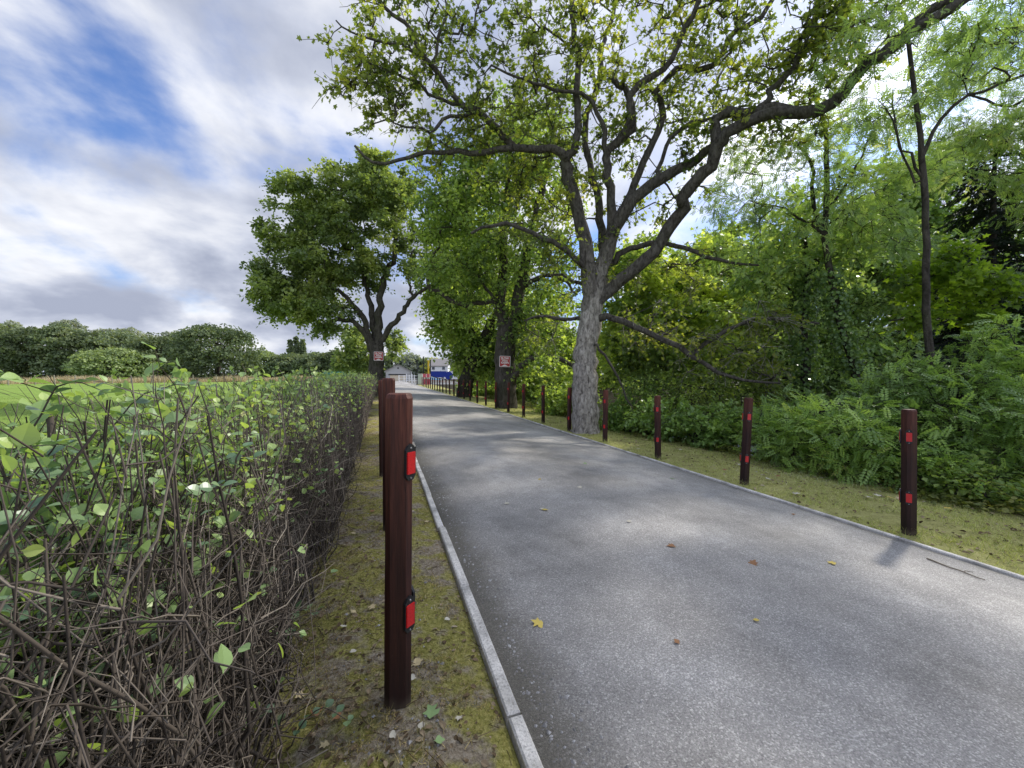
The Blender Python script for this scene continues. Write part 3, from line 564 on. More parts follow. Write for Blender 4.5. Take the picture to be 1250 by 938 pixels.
# --- generic tree grown from foliage masses
def mass_tree(name, label, px_base, d, trunk_px, r0, r1, masses, bark, leaf, group=None, twigs=5, tl=.6, tr=.008, per=10, size=.13, tmpl=KITE, width=1.1, extra=(), ivy=None, step=.45, updir=.4, nsig=.6, flat=.7, droop=.3, tip=.011, cat='tree', up=.3, spread=.08):
    T = Tree(); b = np.array(at(px_base[0], px_base[1], d)); b[2] = gz(b[0], b[1])-.05
    top = [at(p[0], p[1], d if len(p) < 3 else p[2]) for p in trunk_px]
    T.limb([b]+top, r0, r1, wig=.012, root=True, step=.35)
    for pts, a0, a1, da, db in extra: L_(T, pts, a0, a1, da, db, wig=.02)
    C = T.clusters(px_clusters(masses), step, .13, up); mw = MB(); ml = MB(); T.wood(mw, tip, 2.3, .05)
    foliage(mw, ml, C, C.mean(0), twigs, tl, tr, per, size, tmpl, width, spread, updir, nsig, flat, droop)
    r = finish(T, mw, ml, name, label, b, bark, leaf, group, cat=cat)
    if ivy:
        Q = smoothpath([b]+top, .05); Q = Q[(Q[:, 2] < at(0, ivy[0], d)[2])]; n = ivy[1]; k = rng.integers(0, len(Q), n); th = rng.random(n)*2*pi
        rad = ivy[2]*(.75+.5*rng.random(n)); o = np.stack([np.cos(th), np.sin(th), 0*th], -1); P = Q[k]+o*rad[:, None]
        mi = MB(); mi.leaves(P, np.array([[0, 0, -1.]])+.6*rng.normal(size=(n, 3)), o+.45*rng.normal(size=(n, 3)), .06+.04*rng.random(n), KITE, 1.4, rng.random(n))
        link('ivy', mi.mesh('ivy', origin=b), M['leaf_ivy'], r)
    return r
# woodland on the right bank
mass_tree('ash_sapling', 'slender straight sapling rising behind the nearest right-hand bollard', (1137, 480), 6.4, [(1135, 440), (1131, 380), (1131, 300), (1128, 220), (1121, 140), (1112, 80), (1105, 20)], .068, .026,
          [(1090, 40, 60, 50, 6.4, .9, 24), (1150, 90, 60, 50, 6.6, 1, 22), (1200, 30, 60, 50, 6.6, 1, 26), (1080, 130, 40, 40, 6.6, .7, 12)], M['bark_dark'], M['leaf_ash'], None, 4, .4, .004, 5, .17, PINN, .8,
          extra=[([(1128, 215), (1110, 190), (1095, 170), (1080, 130)], .025, .012, 6.4, 6.5), ([(1126, 190), (1140, 160), (1165, 130), (1200, 110), (1250, 92)], .03, .02, 6.4, 6.2), ([(1128, 230), (1112, 210), (1100, 180), (1090, 110)], .02, .01, 6.4, 6.7)], step=.3, tip=.005)
mass_tree('ivy_clad_tree', 'leaning ivy-clad tree with two thin bare upper stems above the shrubs', (1052, 500), 9.0, [(1045, 465), (1030, 410), (1016, 355), (1008, 300), (1007, 277), (1009, 230), (1009, 173), (1003, 137), (990, 110)], .10, .035,
          [(930, 210, 50, 50, 9, 1.2, 24), (980, 260, 50, 50, 9.2, 1.2, 30), (1040, 210, 50, 50, 9, 1.2, 26), (1060, 280, 50, 40, 9, 1.2, 26), (900, 280, 40, 40, 9.4, 1, 20), (1000, 150, 50, 30, 9, 1, 14), (1085, 240, 35, 40, 8.8, 1, 14)], M['bark_dark'], M['leaf_ash'], None, 5, .5, .005, 6, .17, PINN, .8,
          extra=[([(1005, 285), (994, 252), (991, 200), (970, 175), (948, 155)], .05, .02, 9, 9.2), ([(1008, 260), (1030, 230), (1050, 190), (1075, 150)], .03, .015, 9, 8.8), ([(1006, 285), (975, 265), (940, 250), (915, 245)], .03, .015, 9, 9.3)], ivy=(330, 2600, .20), step=.35, tip=.006)
mass_tree('ivy_column_tree', 'upright trunk wrapped in dark ivy standing left of the leaning ivy-clad tree', (985, 505), 10.2, [(984, 460), (981, 410), (984, 360), (986, 320), (980, 280)], .15, .06,
          [(960, 320, 60, 40, 10.6, 1.5, 40), (1010, 320, 50, 40, 10.8, 1.4, 34), (930, 350, 50, 40, 10.8, 1.4, 34), (985, 270, 50, 30, 10.8, 1.3, 24)], M['bark_dark'], M['leaf_ash'], None, 5, .55, .006, 8, .15, KITE, .9, ivy=(325, 3400, .27), tip=.008)
mass_tree('pale_green_maple', 'sunlit pale-green maple spreading behind the big sycamore', (800, 500), 14.5, [(800, 450), (795, 400), (790, 350)], .16, .07,
          [(770, 340, 60, 50, 14.5, 1.8, 60), (820, 380, 60, 50, 14, 1.8, 60), (860, 340, 50, 50, 15, 1.8, 54), (780, 430, 50, 40, 14, 1.6, 46), (850, 440, 60, 35, 13.5, 1.6, 50), (890, 390, 50, 45, 14.5, 1.6, 46), (760, 390, 40, 40, 14.5, 1.5, 36), (900, 310, 50, 40, 15, 1.6, 36)], M['bark_dark'], M['leaf_maple'], None, 6, .62, .008, 11, .14, LOBED)
mass_tree('woodland_ash', 'tall loose ash filling the bank behind the ivy-clad trees', (960, 500), 15.5, [(958, 440), (950, 380), (945, 320), (940, 280)], .16, .06,
          [(930, 400, 60, 50, 15, 1.8, 60), (990, 400, 60, 50, 15, 1.8, 60), (1050, 380, 60, 50, 14.5, 1.8, 60), (960, 330, 50, 40, 16, 1.6, 46), (1040, 320, 60, 40, 15, 1.6, 46), (1090, 330, 40, 50, 14, 1.6, 40), (900, 450, 60, 40, 14.5, 1.6, 46), (1000, 460, 60, 40, 14, 1.6, 46), (1060, 440, 50, 50, 13, 1.6, 46)], M['bark_dark'], M['leaf_ash'], None, 6, .62, .008, 12, .15, KITE, .85)
mass_tree('yellow_maple', 'small bright yellow-green maple with forked stem behind the shrubs at right', (1183, 500), 8.2, [(1182, 460), (1184, 410), (1178, 370), (1165, 335)], .06, .025,
          [(1150, 320, 30, 22, 8.2, .6, 16), (1175, 345, 26, 18, 8, .6, 14), (1205, 350, 22, 14, 8, .5, 10), (1140, 350, 26, 20, 8.3, .6, 12), (1190, 380, 40, 12, 8, .6, 10), (1130, 385, 30, 14, 8.2, .5, 8)], M['bark_dark'], M['leaf_yellow'], None, 5, .3, .005, 8, .10, LOBED, 1.0,
          extra=[([(1184, 405), (1200, 390), (1215, 365), (1225, 340)], .03, .015, 8.2, 8), ([(1183, 395), (1160, 392), (1125, 388), (1085, 392)], .03, .015, 8.2, 8.4)], step=.25, tip=.006)
mass_tree('overhanging_ash', 'tall bright ash at the right edge leaning over the conifer', (1290, 505), 11, [(1285, 420), (1280, 300), (1270, 200), (1255, 120)], .16, .06,
          [(1225, 150, 60, 30, 11, 1.2, 36), (1185, 165, 40, 22, 11.4, 1, 18), (1250, 205, 30, 20, 10.6, 1, 14), (1280, 120, 50, 50, 11, 1.0, 24), (1290, 230, 30, 50, 10.4, 1, 22), (1150, 205, 36, 18, 11.4, .8, 10), (1215, 60, 60, 44, 12.5, 1.2, 34), (1270, 40, 50, 60, 12.5, 1.2, 34), (1160, 110, 50, 30, 12.5, 1.0, 18)], M['bark_dark'], M['leaf_ash'], None, 5, .5, .006, 7, .19, PINN, .8, step=.35, tip=.007)
# trees closing the gaps between the verge trees
mass_tree('gap_tree', 'leafy tree filling the gap between the signed tree and the big sycamore', (672, 498), 26, [(670, 460), (668, 420), (665, 380)], .2, .08,
          [(650, 440, 30, 40, 26, 2, 50), (690, 430, 26, 40, 25, 2, 44), (665, 390, 35, 35, 27, 2, 46), (680, 470, 36, 22, 24, 2, 40), (640, 470, 26, 20, 25, 2, 30), (700, 480, 26, 20, 21, 1.5, 30)], M['bark_dark'], M['leaf_maple'], None, 6, .9, .01, 12, .2, KITE, 1.2)
mass_tree('roadside_tree', 'dark leafy tree behind the leaning trunk at the far end of the bollards', (600, 484), 36, [(600, 455), (598, 430)], .25, .1,
          [(600, 440, 30, 30, 36, 3, 60), (578, 442, 20, 24, 38, 3, 46), (566, 400, 22, 26, 38, 3, 40), (620, 460, 30, 20, 33, 3, 40), (585, 465, 24, 14, 35, 2, 26)], M['bark_dark'], M['leaf_second'], None, 6, 1.2, .012, 14, .27, KITE, 1.2)
mass_tree('small_tree', 'small dark tree half hidden behind the left tree trunk', (437, 466), 44, [(437, 440), (436, 420)], .16, .07,
          [(434, 418, 14, 22, 44, 2, 40), (478, 420, 9, 18, 44, 2, 20), (446, 440, 12, 14, 44, 2, 20), (425, 440, 12, 10, 44, 2, 18)], M['bark_dark'], M['leaf_left'], None, 6, 1.1, .012, 14, .3, KITE, 1.2)
# bank background, larger trees further back
for i, (px, d, ms, lab, lf) in enumerate([
    (1130, 19, [(1100, 260, 60, 60, 19, 2.5, 60), (1120, 310, 50, 50, 19, 2.5, 50), (1120, 400, 60, 60, 18, 2.5, 60), (1200, 420, 70, 60, 17, 2.5, 60), (1130, 220, 40, 30, 19, 2, 30)], 'broad dark-green tree on the far bank behind the slender sapling', 'leaf_bush'),
    (860, 24, [(830, 400, 60, 60, 24, 2.5, 60), (900, 420, 60, 60, 24, 2.5, 60), (870, 330, 50, 50, 24, 2.5, 50), (940, 350, 60, 60, 23, 2.5, 60), (760, 440, 50, 40, 24, 2.5, 46), (800, 330, 40, 40, 25, 2, 30)], 'tall hazy tree deep in the wood behind the pale-green maple', 'leaf_second'),
    (1010, 25, [(1000, 380, 60, 60, 25, 2.5, 60), (1060, 340, 50, 50, 25, 2.5, 50), (990, 310, 50, 36, 25, 2.5, 44), (1050, 430, 60, 60, 24, 2.5, 60)], 'deep-set woodland tree behind the leaning ivy-clad stems', 'leaf_second'),
    (1290, 15, [(1260, 300, 60, 90, 15, 2, 80), (1230, 400, 60, 70, 14, 2, 70), (1300, 420, 60, 90, 12, 2, 70)], 'shadowed leafy tree at the right edge behind the conifer', 'leaf_bush'),
    (730, 34, [(720, 440, 40, 40, 34, 3, 60), (770, 460, 40, 30, 33, 3, 50), (690, 455, 30, 26, 36, 3, 40)], 'distant bank tree seen under the sycamore between its trunk and the signed tree', 'leaf_maple')]):
    mass_tree('woodland_tree', lab, (px, 500), d, [(px, 455), (px-4, 400), (px-6, 350)], .22, .08, ms, M['bark_dark'], M[lf], 'trees in the wood on the right bank', 5, 1.0, .012, 12, .23, KITE, 1.1, tip=.015)
# conifer
b = np.array(at(1205, 500, 12.5)); b[2] = gz(b[0], b[1])-.1; r = empty('conifer', tuple(b), 0, 'dark drooping conifer in deep shade among the trees at right', 'tree'); mw = MB(); ml = MB()
H = 9.2; mw.chain([b, b+[0, 0, H*.5], b+[0, 0, H]], [.2, .12, .02], 8)
for lev in np.linspace(.12, .97, 46):
    for q in range(5):
        th = rng.random()*2*pi; Lb = (1-lev)*2.9*(.7+.5*rng.random())+.25; t = np.linspace(0, 1, 6); dr = np.array([math.cos(th), math.sin(th), 0])
        P = b+[0, 0, H*lev]+dr[None]*t[:, None]*Lb+np.array([0, 0, 1])[None]*(.12*Lb*t-.42*Lb*t**2)[:, None]; mw.chain(P, .02*(1.1-t), 3)
        n = int(60*Lb); tt = rng.random(n)**.7; k = np.minimum((tt*5).astype(int), 4); Q = P[k]+(P[k+1]-P[k])*(tt*5-k)[:, None]
        side = np.cross(dr, [0, 0, 1]); Q = Q+side[None]*(rng.normal(size=n)*.16*(1.2-tt)*Lb**.5)[:, None]+rng.normal(size=(n, 3))*.03
        ml.leaves(Q, dr[None]*.7+side[None]*rng.normal(size=(n, 1))*.8+np.array([[0, 0, -.5]])+.2*rng.normal(size=(n, 3)), np.array([[0, 0, 1.]])+.3*rng.normal(size=(n, 3)), .17, KITE, .45, .3*rng.random()+.6*rng.random(n))
link('trunk', mw.mesh('trunk', origin=b, smooth=True), M['bark_dark'], r); link('crown', ml.mesh('crown', origin=b), M['leaf_conifer'], r)

# shrubs along the wood edge
def shrub(name, label, base_px, d, masses, leaf, group=None, tmpl=PINN, size=.19, per=4, twigs=5, tl=.42, width=.8, stems=6, nsig=.28, flat=.32, droop=.22, spread=.05):
    b = np.array(at(base_px[0], base_px[1], d)); b[2] = gz(b[0], b[1])-.03; T = Tree(); C0 = px_clusters([(a, b2, c*1.05, e*1.05, f, g2, int(h*(.58 if tmpl is PINN else .8))) for a, b2, c, e, f, g2, h in masses])
    C0[:, 2] = np.maximum(C0[:, 2], gz(C0[:, 0], C0[:, 1])+.12)
    for i in range(stems):
        e = C0[rng.integers(0, len(C0))]; s0 = b+[rng.normal()*.15, rng.normal()*.15, 0]; T.limb([s0, s0*.6+e*.4+[0, 0, .25], e], .022, .008, root=True, wig=.02)
    C = T.clusters(C0, .3, .12, .2); mw = MB(); ml = MB(); T.wood(mw, .005, 2.3)
    foliage(mw, ml, C, C.mean(0), twigs, tl, .004, per, size, tmpl, width, spread, .5, nsig, flat, droop)
    r = empty(name, tuple(b), 0, label, 'shrub', group)
    link('stems', mw.mesh('stems', origin=b, smooth=True), M['bark_dark'], r); link('leaves', ml.mesh('leaves', origin=b), M[leaf], r)
shrub('elder_shrub', 'feathery-leaved shrub directly left of the nearest right-hand bollard', (1060, 585), 6.1, [(1035, 530, 50, 42, 6.1, .7, 56), (1080, 520, 40, 44, 6.3, .7, 46), (1090, 468, 40, 16, 6.5, .6, 26), (1000, 525, 36, 38, 6.4, .6, 40), (1050, 565, 50, 20, 6.0, .5, 30)], 'leaf_bush')
shrub('elder_shrub', 'feathery-leaved shrub behind the second nearest right-hand bollard', (955, 560), 7.2, [(950, 532, 40, 30, 7.2, .7, 46), (985, 508, 36, 28, 7.6, .7, 40), (935, 520, 30, 24, 7.6, .6, 24)], 'leaf_bush')
shrub('elder_shrub', 'tall glossy shrub behind the nearest right-hand bollard', (1160, 595), 5.9, [(1150, 530, 46, 44, 5.9, .6, 50), (1135, 465, 40, 20, 6.2, .6, 26), (1190, 450, 40, 40, 6.6, .7, 34), (1130, 565, 40, 30, 5.6, .5, 30)], 'leaf_bush')
shrub('elder_shrub', 'dark shaded shrub at the right-hand edge of the picture', (1240, 620), 5.4, [(1220, 510, 44, 56, 5.8, .7, 44), (1260, 440, 40, 60, 6.0, .7, 36), (1250, 565, 46, 36, 5.2, .6, 40), (1300, 520, 50, 80, 5, .7, 40)], 'leaf_bush')
shrub('bramble_bush', 'yellowing bramble with small leaves low on the bank at the right edge', (1195, 612), 5.0, [(1190, 590, 40, 16, 5.1, .4, 40), (1235, 605, 36, 14, 4.9, .4, 34), (1150, 580, 30, 12, 5.3, .4, 20)], 'leaf_second', None, KITE, .065, 8, 5, .25, 1.2)
shrub('laurel_shrub', 'low dark shrub beneath the drooping sycamore limb beside the third bollard', (860, 548), 9.0, [(850, 520, 50, 26, 9, .9, 60), (900, 520, 40, 28, 8.6, .8, 44), (810, 515, 36, 24, 9.4, .8, 40)], 'leaf_bush', None, KITE, .11, 9, 5, .35, 1.0)
shrub('laurel_shrub', 'dim ground-hugging shrub just right of the big sycamore trunk', (765, 532), 10.8, [(765, 510, 34, 22, 11, .9, 50), (800, 500, 36, 26, 11.2, .9, 50)], 'leaf_bush', None, KITE, .11, 9, 5, .35, 1.0)
shrub('thorn_thicket', 'dry brown leafy thicket hanging under the long lower sycamore limb', (900, 520), 10.5, [(860, 480, 60, 30, 10.5, 1.2, 80), (920, 480, 50, 34, 10, 1.0, 60), (800, 470, 40, 26, 11, 1, 40)], 'leaf_second', None, KITE, .075, 7, 6, .4, 1.0)
shrub('bank_shrub', 'rounded shrub left of the big sycamore trunk above the stream', (678, 505), 15.5, [(680, 490, 22, 16, 15.5, 1.0, 50), (705, 485, 20, 18, 15, 1, 40)], 'leaf_second', None, KITE, .13, 10, 5, .5, 1.1)
shrub('bank_shrub', 'leafy shrub at the foot of the bank between the signed tree and the leaning tree', (600, 484), 30, [(590, 476, 22, 10, 30, 1.5, 40), (640, 484, 16, 10, 24, 1.2, 30)], 'leaf_second', None, KITE, .2, 12, 5, .7, 1.1)

# ------------------------------------------------------------------ far trees beyond the field
def far_tree(name, label, px, ytop, w, d, leaf, group, shape='round', n=150, size=.42):
    n = int(n*1.5)
    b = np.array(at(px, 466, d)); b[2] = gz(b[0], b[1])-.05; H = at(px, ytop, d)[2]-b[2]; W = w/FPX*d/2
    mw = MB(); ml = MB(); mw.chain([b, b+[.1, 0, H*.4], b+[0, .1, H*.85]], [W*.07+.1, W*.05+.06, .04], 6)
    fw = rng.normal(size=(n, 3)); fw /= np.linalg.norm(fw, axis=1, keepdims=True)
    if shape == 'pine':
        t = rng.random(n)**.8; th = rng.random(n)*2*pi; rr = W*(1-t*.95)*(.5+.5*rng.random(n)); C = b+np.stack([np.cos(th)*rr, np.sin(th)*rr, H*(.12+.86*t)], -1); rad = np.full(n, W*.22)
    else:
        fw[:, 2] = np.where(fw[:, 2] < -.55, -fw[:, 2], fw[:, 2]); r = (.55+.45*rng.random(n)**.5)
        fw[:, 2] = np.where(rng.random(n) < .35, -np.abs(fw[:, 2])*1.2, fw[:, 2]); C = b+np.array([0, 0, H*.45])+fw*r[:, None]*[W*.95, W*.95, H*.48]; C[:, 2] = np.maximum(C[:, 2], b[2]+.35); rad = np.full(n, max(.7, W*.22))
    for i in range(0, n, 6): mw.chain([b+[0, 0, H*.35], (b+[0, 0, H*.45])*.5+C[i]*.5, C[i]], [.12, .07, .03], 3)
    per = 40; u = rng.normal(size=(n, per, 3)); u /= np.linalg.norm(u, axis=2, keepdims=True); u[..., 2] = np.abs(u[..., 2])*1.1-.35
    P = (C[:, None, :]+u*rad[:, None, None]*[1, 1, .62]*(.8+.3*rng.random((n, per, 1)))).reshape(-1, 3); m = len(P)
    Nn = u.reshape(-1, 3)*.8+[0, 0, .5]+.45*rng.normal(size=(m, 3)); a = .55*np.repeat(rng.random(n), per)+.45*rng.random(m)
    ml.leaves(P, rng.normal(size=(m, 3)), Nn, size*(.7+.6*rng.random(m)), KITE, 1.2, a)
    r = empty(name, tuple(b), 0, label, 'tree', group)
    link('trunk', mw.mesh('trunk', origin=b, smooth=True), M['bark_mid'], r); link('crown', ml.mesh('crown', origin=b), M[leaf], r)
G = 'trees beyond the field'
far_tree('round_tree', 'large round olive-dark tree standing alone in front of the far wood', 266, 394, 94, 74, 'far_olive', G, 'round', 230, .42)
far_tree('bushy_tree', 'lower light-green rounded tree in front of the far wood, left of the dark round one', 143, 425, 78, 78, 'far_light', G, 'round', 150, .4)
far_tree('woodland_edge_tree', 'mid-green tree between the light-green rounded one and the dark round one', 192, 406, 62, 84, 'far_dark', G, n=150)
for px, yt, w, lf, lab in [(-50, 386, 80, 'far_dark', 'dark wood-edge tree just inside the left edge of the picture'), (8, 390, 66, 'far_mid', 'leftmost tall tree of the far wood'), (44, 397, 60, 'far_dark', 'shadowy tree second from the left in the far wood'),
                          (78, 392, 56, 'far_mid', 'tall mid-green tree third from the left in the far wood'), (112, 402, 60, 'far_dark', 'dark tree of the far wood directly behind the light-green rounded one'), (150, 402, 70, 'far_mid', 'spreading mid-green tree of the far wood, left of the pale crown'),
                          (222, 412, 44, 'far_dark', 'dark tree tucked behind the left flank of the round olive tree'), (322, 428, 44, 'far_light', 'light-green tree touching the right flank of the round olive tree'), (350, 430, 46, 'far_mid', 'mid-green tree in front of the pointed conifers'),
                          (384, 430, 50, 'far_mid', 'rounded tree right of the pointed conifers'), (412, 427, 44, 'far_dark', 'dark tree of the far row above the green hut')]:
    far_tree('woodland_edge_tree', lab, px, yt, w, 92 if px < 300 else 105, lf, G, n=130, size=.5)
for px, yt, w, lab in [(85, 386, 44, 'pale willow crown rising over the far wood near its left end'), (160, 397, 56, 'pale grey-green crown rising behind the light-green rounded tree'), (212, 401, 34, 'pale crown peeping up left of the round olive tree'), (14, 388, 40, 'pale crown above the leftmost trees of the far wood'), (128, 398, 40, 'pale crown in the middle of the far wood')]:
    far_tree('pale_willow', lab, px, yt, w, 112, 'far_pale', G, 'round', 100, .6)
for px, yt, lab in [(355, 416, 'left one of three pointed conifers on the skyline'), (362, 412, 'tallest of three pointed conifers on the skyline'), (370, 415, 'right one of three pointed conifers on the skyline')]:
    far_tree('pointed_conifer', lab, px, yt, 13, 118, 'far_mid', G, 'pine', 60, .6)
for px, yt, w, lf, lab in [(478, 432, 36, 'far_mid', 'mid-green tree behind the left part of the gabled shed'), (500, 431, 36, 'far_pale', 'pale tree behind the gabled shed'), (517, 436, 30, 'far_mid', 'rounded tree behind the black fence poles'), (532, 437, 36, 'far_yellow', 'yellow-green tree behind the white cottage'), (450, 434, 34, 'far_mid', 'tree on the skyline behind the left trunk'), (556, 440, 34, 'far_dark', 'dark tree right of the white cottage')]:
    far_tree('village_tree', lab, px, yt, w, 128, lf, 'trees behind the buildings', n=90, size=.6)

# fence posts on the far side of the field
M['fence_wood'] = simple('fence_wood', (.28, .25, .2), .9, .1, .3, 6)
def fence_post_mesh():
    mb = MB(); P = [[0, 0, -.1], [0, 0, .6], [.01, 0, 1.22]]; mb.chain(P, [.065, .062, .06], 8, cap=True); return mb.mesh('fence_post', smooth=False)
fpm = fence_post_mesh(); ords = ['first', 'second', 'third', 'fourth', 'fifth', 'sixth', 'seventh', 'eighth', 'ninth', 'tenth', 'eleventh', 'twelfth', 'thirteenth', 'fourteenth', 'fifteenth', 'sixteenth', 'seventeenth', 'eighteenth', 'nineteenth', 'twentieth', 'twenty-first', 'twenty-second', 'twenty-third', 'twenty-fourth', 'twenty-fifth', 'twenty-sixth', 'twenty-seventh', 'twenty-eighth']
for i, px in enumerate([10, 43, 67, 92, 115, 137, 160, 185, 210, 236, 264, 294]):
    q = at(px, 462, 47+i*1.6); o = link('fence_post', fpm, M['fence_wood']); o.location = gp(q[0], q[1]); o.rotation_euler = (rng.normal()*.03, rng.normal()*.03, rng.random()*3)
    tag(o, 'weathered grey field post in the dry grass, %s from the left' % ords[i], 'fence post', 'field posts in the dry grass')

# ------------------------------------------------------------------ hedge
hr = empty('hedge', (-.8, 10, 0), 0, 'unkempt twiggy hedge with patchy green leaves along the left of the path', 'hedge')
M['twig'] = leafmat('hedge_twig', [(0, (.024, .019, .015)), (.5, (.078, .064, .052)), (.82, (.18, .155, .125)), (1, (.46, .41, .33))], 0.0, 1, .8, .2, gain=1.3, hue=(1, 1, 1))
mst = MB(); mlf = MB(); msn = MB()
def xe(P): return -.31+.09*np.sin(P[..., 1]*2.3)+.05*np.sin(P[..., 1]*5.1+1)+.03*np.sin(P[..., 1]*11)-.10*np.clip(P[..., 2], 0, 1.2)
def clear(P, r=.42): return np.linalg.norm(P-CAM, axis=-1) > r
def stems(n, y0, y1, k=8, r0=.006, hmin=.8, hmax=1.2, lean=.16, x0=-1.2, x1=-.36, sides=4, ypow=1.0, lt=0.):
    y = y0+(y1-y0)*rng.random(n)**ypow; x = x0+(x1-x0)*rng.random(n); h = hmin+(hmax-hmin)*rng.random(n); t = np.linspace(0, 1, k)
    d = rng.normal(size=(n, 3))*[lean, lean, 0]; P = np.stack([x, y, gz(x, y)], -1)[:, None, :]+t[None, :, None]*np.array([0, 0, 1])*h[:, None, None]+d[:, None, :]*(t**1.4)[None, :, None]*h[:, None, None]*2
    P = P+np.cumsum(rng.normal(size=(n, k, 3))*.017, 1)*(t > 0)[None, :, None]; P[..., 0] = np.minimum(P[..., 0], xe(P)+.10*rng.random((n, 1))-.04)
    R = r0*(.5+rng.random(n)[:, None]*1.1)*(1.05-.75*t[None])
    ok = clear(P).all(1); P, R = P[ok], R[ok]; mst.tubes(P, R, sides, rng.random(len(P))**1.7*.9*(1-lt)+lt); return P, R
def twigs(P, m, L, k=5, r=.0022, sides=3, tmin=.25, lt=0.):
    n = len(P); kk = P.shape[1]; P2 = np.repeat(P, m, 0); t = tmin+(1-tmin)*rng.random(n*m); f = t*(kk-1); i = np.minimum(f.astype(int), kk-2); f = (f-i)[:, None]
    A = P2[np.arange(n*m), i]*(1-f)+P2[np.arange(n*m), i+1]*f; D = rng.normal(size=(n*m, 3))*[1, 1, .6]+[0, 0, .55]; D /= np.linalg.norm(D, axis=1, keepdims=True)
    ln = L*(.4+.9*rng.random(n*m)); s = np.linspace(0, 1, k); Q = A[:, None, :]+D[:, None, :]*s[None, :, None]*ln[:, None, None]+np.cumsum(rng.normal(size=(n*m, k, 3))*.013, 1)*(s > 0)[None, :, None]
    Q[..., 2] = np.minimum(Q[..., 2], 1.24+.06*rng.random((n*m, 1))); Q[..., 0] = np.minimum(Q[..., 0], xe(Q)+.30*rng.random((n*m, 1))**2)
    ok = clear(Q).all(1) & (Q[..., 2] > .02).all(1); Q = Q[ok]; mst.tubes(Q, r*(1.15-.8*s)[None, :]*np.ones((len(Q), 1)), sides, rng.random(len(Q))**1.3*(1-lt)+lt); return Q
def hleaves(Q, per, size, mb=mlf, tmpl=OVATE, prob=None, width=1.15):
    n, k, _ = Q.shape; t = .15+.85*rng.random((n, per)); f = t*(k-1); i = np.minimum(f.astype(int), k-2); f = (f-i)[..., None]; ix = np.arange(n)[:, None]
    P = (Q[ix, i]*(1-f)+Q[ix, i+1]*f).reshape(-1, 3); D = np.repeat(Q[:, -1]-Q[:, 0], per, 0); D = D/(np.linalg.norm(D, axis=1, keepdims=True)+1e-9)*.5+rng.normal(size=P.shape)*.6
    Nn = np.array([[.05, 0, 1.]])+.5*rng.normal(size=P.shape); ok = clear(P, .5)
    if prob is not None: ok &= rng.random(len(P)) < prob(P)
    P, D, Nn = P[ok], D[ok], Nn[ok]; n = len(P); mb.leaves(P, D, Nn, size*(.6+.8*rng.random(n)), tmpl, width, np.clip(rng.normal(.45, .22, n), 0, 1))
def pl(P):  # leaves mostly in the upper and field-side part, few low on the path side
    u = np.clip((P[:, 2]-.48)/.5, 0.11, 1)**1.4; s = np.clip(.22+(-.35-P[:, 0])*1.35, .12, 1); b = np.clip(.75+.6*np.sin(P[:, 1]*2.1+1)*np.sin(P[:, 0]*5+.6*P[:, 1]), .15, 1); return u*s*b
P1, _ = stems(1500, -.3, 4.2, 10, .0042, .75, 1.15)
P1b, _ = stems(1300, -.3, 4.2, 8, .0024, .45, 1.1, .3)
P1c, _ = stems(16, 1.4, 4.2, 9, .007, .8, 1.05, .22)
Q = twigs(np.concatenate([P1[:, :8], P1b[:, :8]]), 4, .22, 5, .0018); Q2 = twigs(Q, 2, .12, 4, .0012)
hleaves(Q, 5, .031, prob=pl); hleaves(Q2, 4, .025, prob=pl)
far_ = (Q[:, 0, 0] < -.62) & (Q[:, 0, 1] < 2.4) & (Q[:, 0, 2] > .5); hleaves(Q[far_], 6, .044, prob=lambda p: .7*(p[:, 2] > .6))
top_ = (Q2[:, 0, 2] > .72) & (Q2[:, 0, 0] < -.42); hleaves(Q2[top_], 6, .029, prob=lambda p: np.clip((p[:, 2]-.74)/.3, 0, .6)*np.clip(.2+(-.35-p[:, 0])*1.6, .15, 1))
P2, _ = stems(1300, 4.2, 11, 7, .007, .8, 1.15, .16, -1.25, -.36, 3, lt=.3); Q = twigs(P2, 5, .26, 4, .0026, lt=.4); hleaves(Q, 8, .040, tmpl=KITE, prob=lambda p: pl(p)*.85, width=1.3)
P3, _ = stems(1500, 11, 24, 6, .009, .8, 1.12, .16, -1.3, -.4, 3, lt=.4); Q = twigs(P3, 5, .28, 4, .0036, lt=.5); hleaves(Q, 8, .052, tmpl=KITE, prob=lambda p: pl(p)*.95, width=1.3)
# taller top shoots with leaves
Pt, _ = stems(60, 1.2, 7, 7, .0022, 1.1, 1.30, .10, -1.15, -.55); Qt = twigs(Pt, 4, .09, 4, .0016, 3, .7); hleaves(Qt, 4, .034)
# long criss-cross bare canes, pale
n = 150; y = .5+rng.random(n)*3.8; x = -1.0+.62*rng.random(n); z = .1+rng.random(n)*.85; k = 8; t = np.linspace(0, 1, k); D = rng.normal(size=(n, 3))*[.5, .8, .55]; D /= np.linalg.norm(D, axis=1, keepdims=True)
L = .35+.6*rng.random(n); Pc = np.stack([x, y, z], -1)[:, None, :]+D[:, None, :]*(t[None, :, None]-.5)*L[:, None, None]+np.cumsum(rng.normal(size=(n, k, 3))*.012, 1); Pc[..., 0] = np.minimum(Pc[..., 0], xe(Pc)+.16*rng.random((n, 1))); Pc[..., 2] = np.clip(Pc[..., 2], .03, 1.2)
ok = clear(Pc).all(1); Pc = Pc[ok]; mst.tubes(Pc, .0022*(1.15-.7*t)[None]*np.ones((len(Pc), 1)), 4, .6+.4*rng.random(len(Pc)))
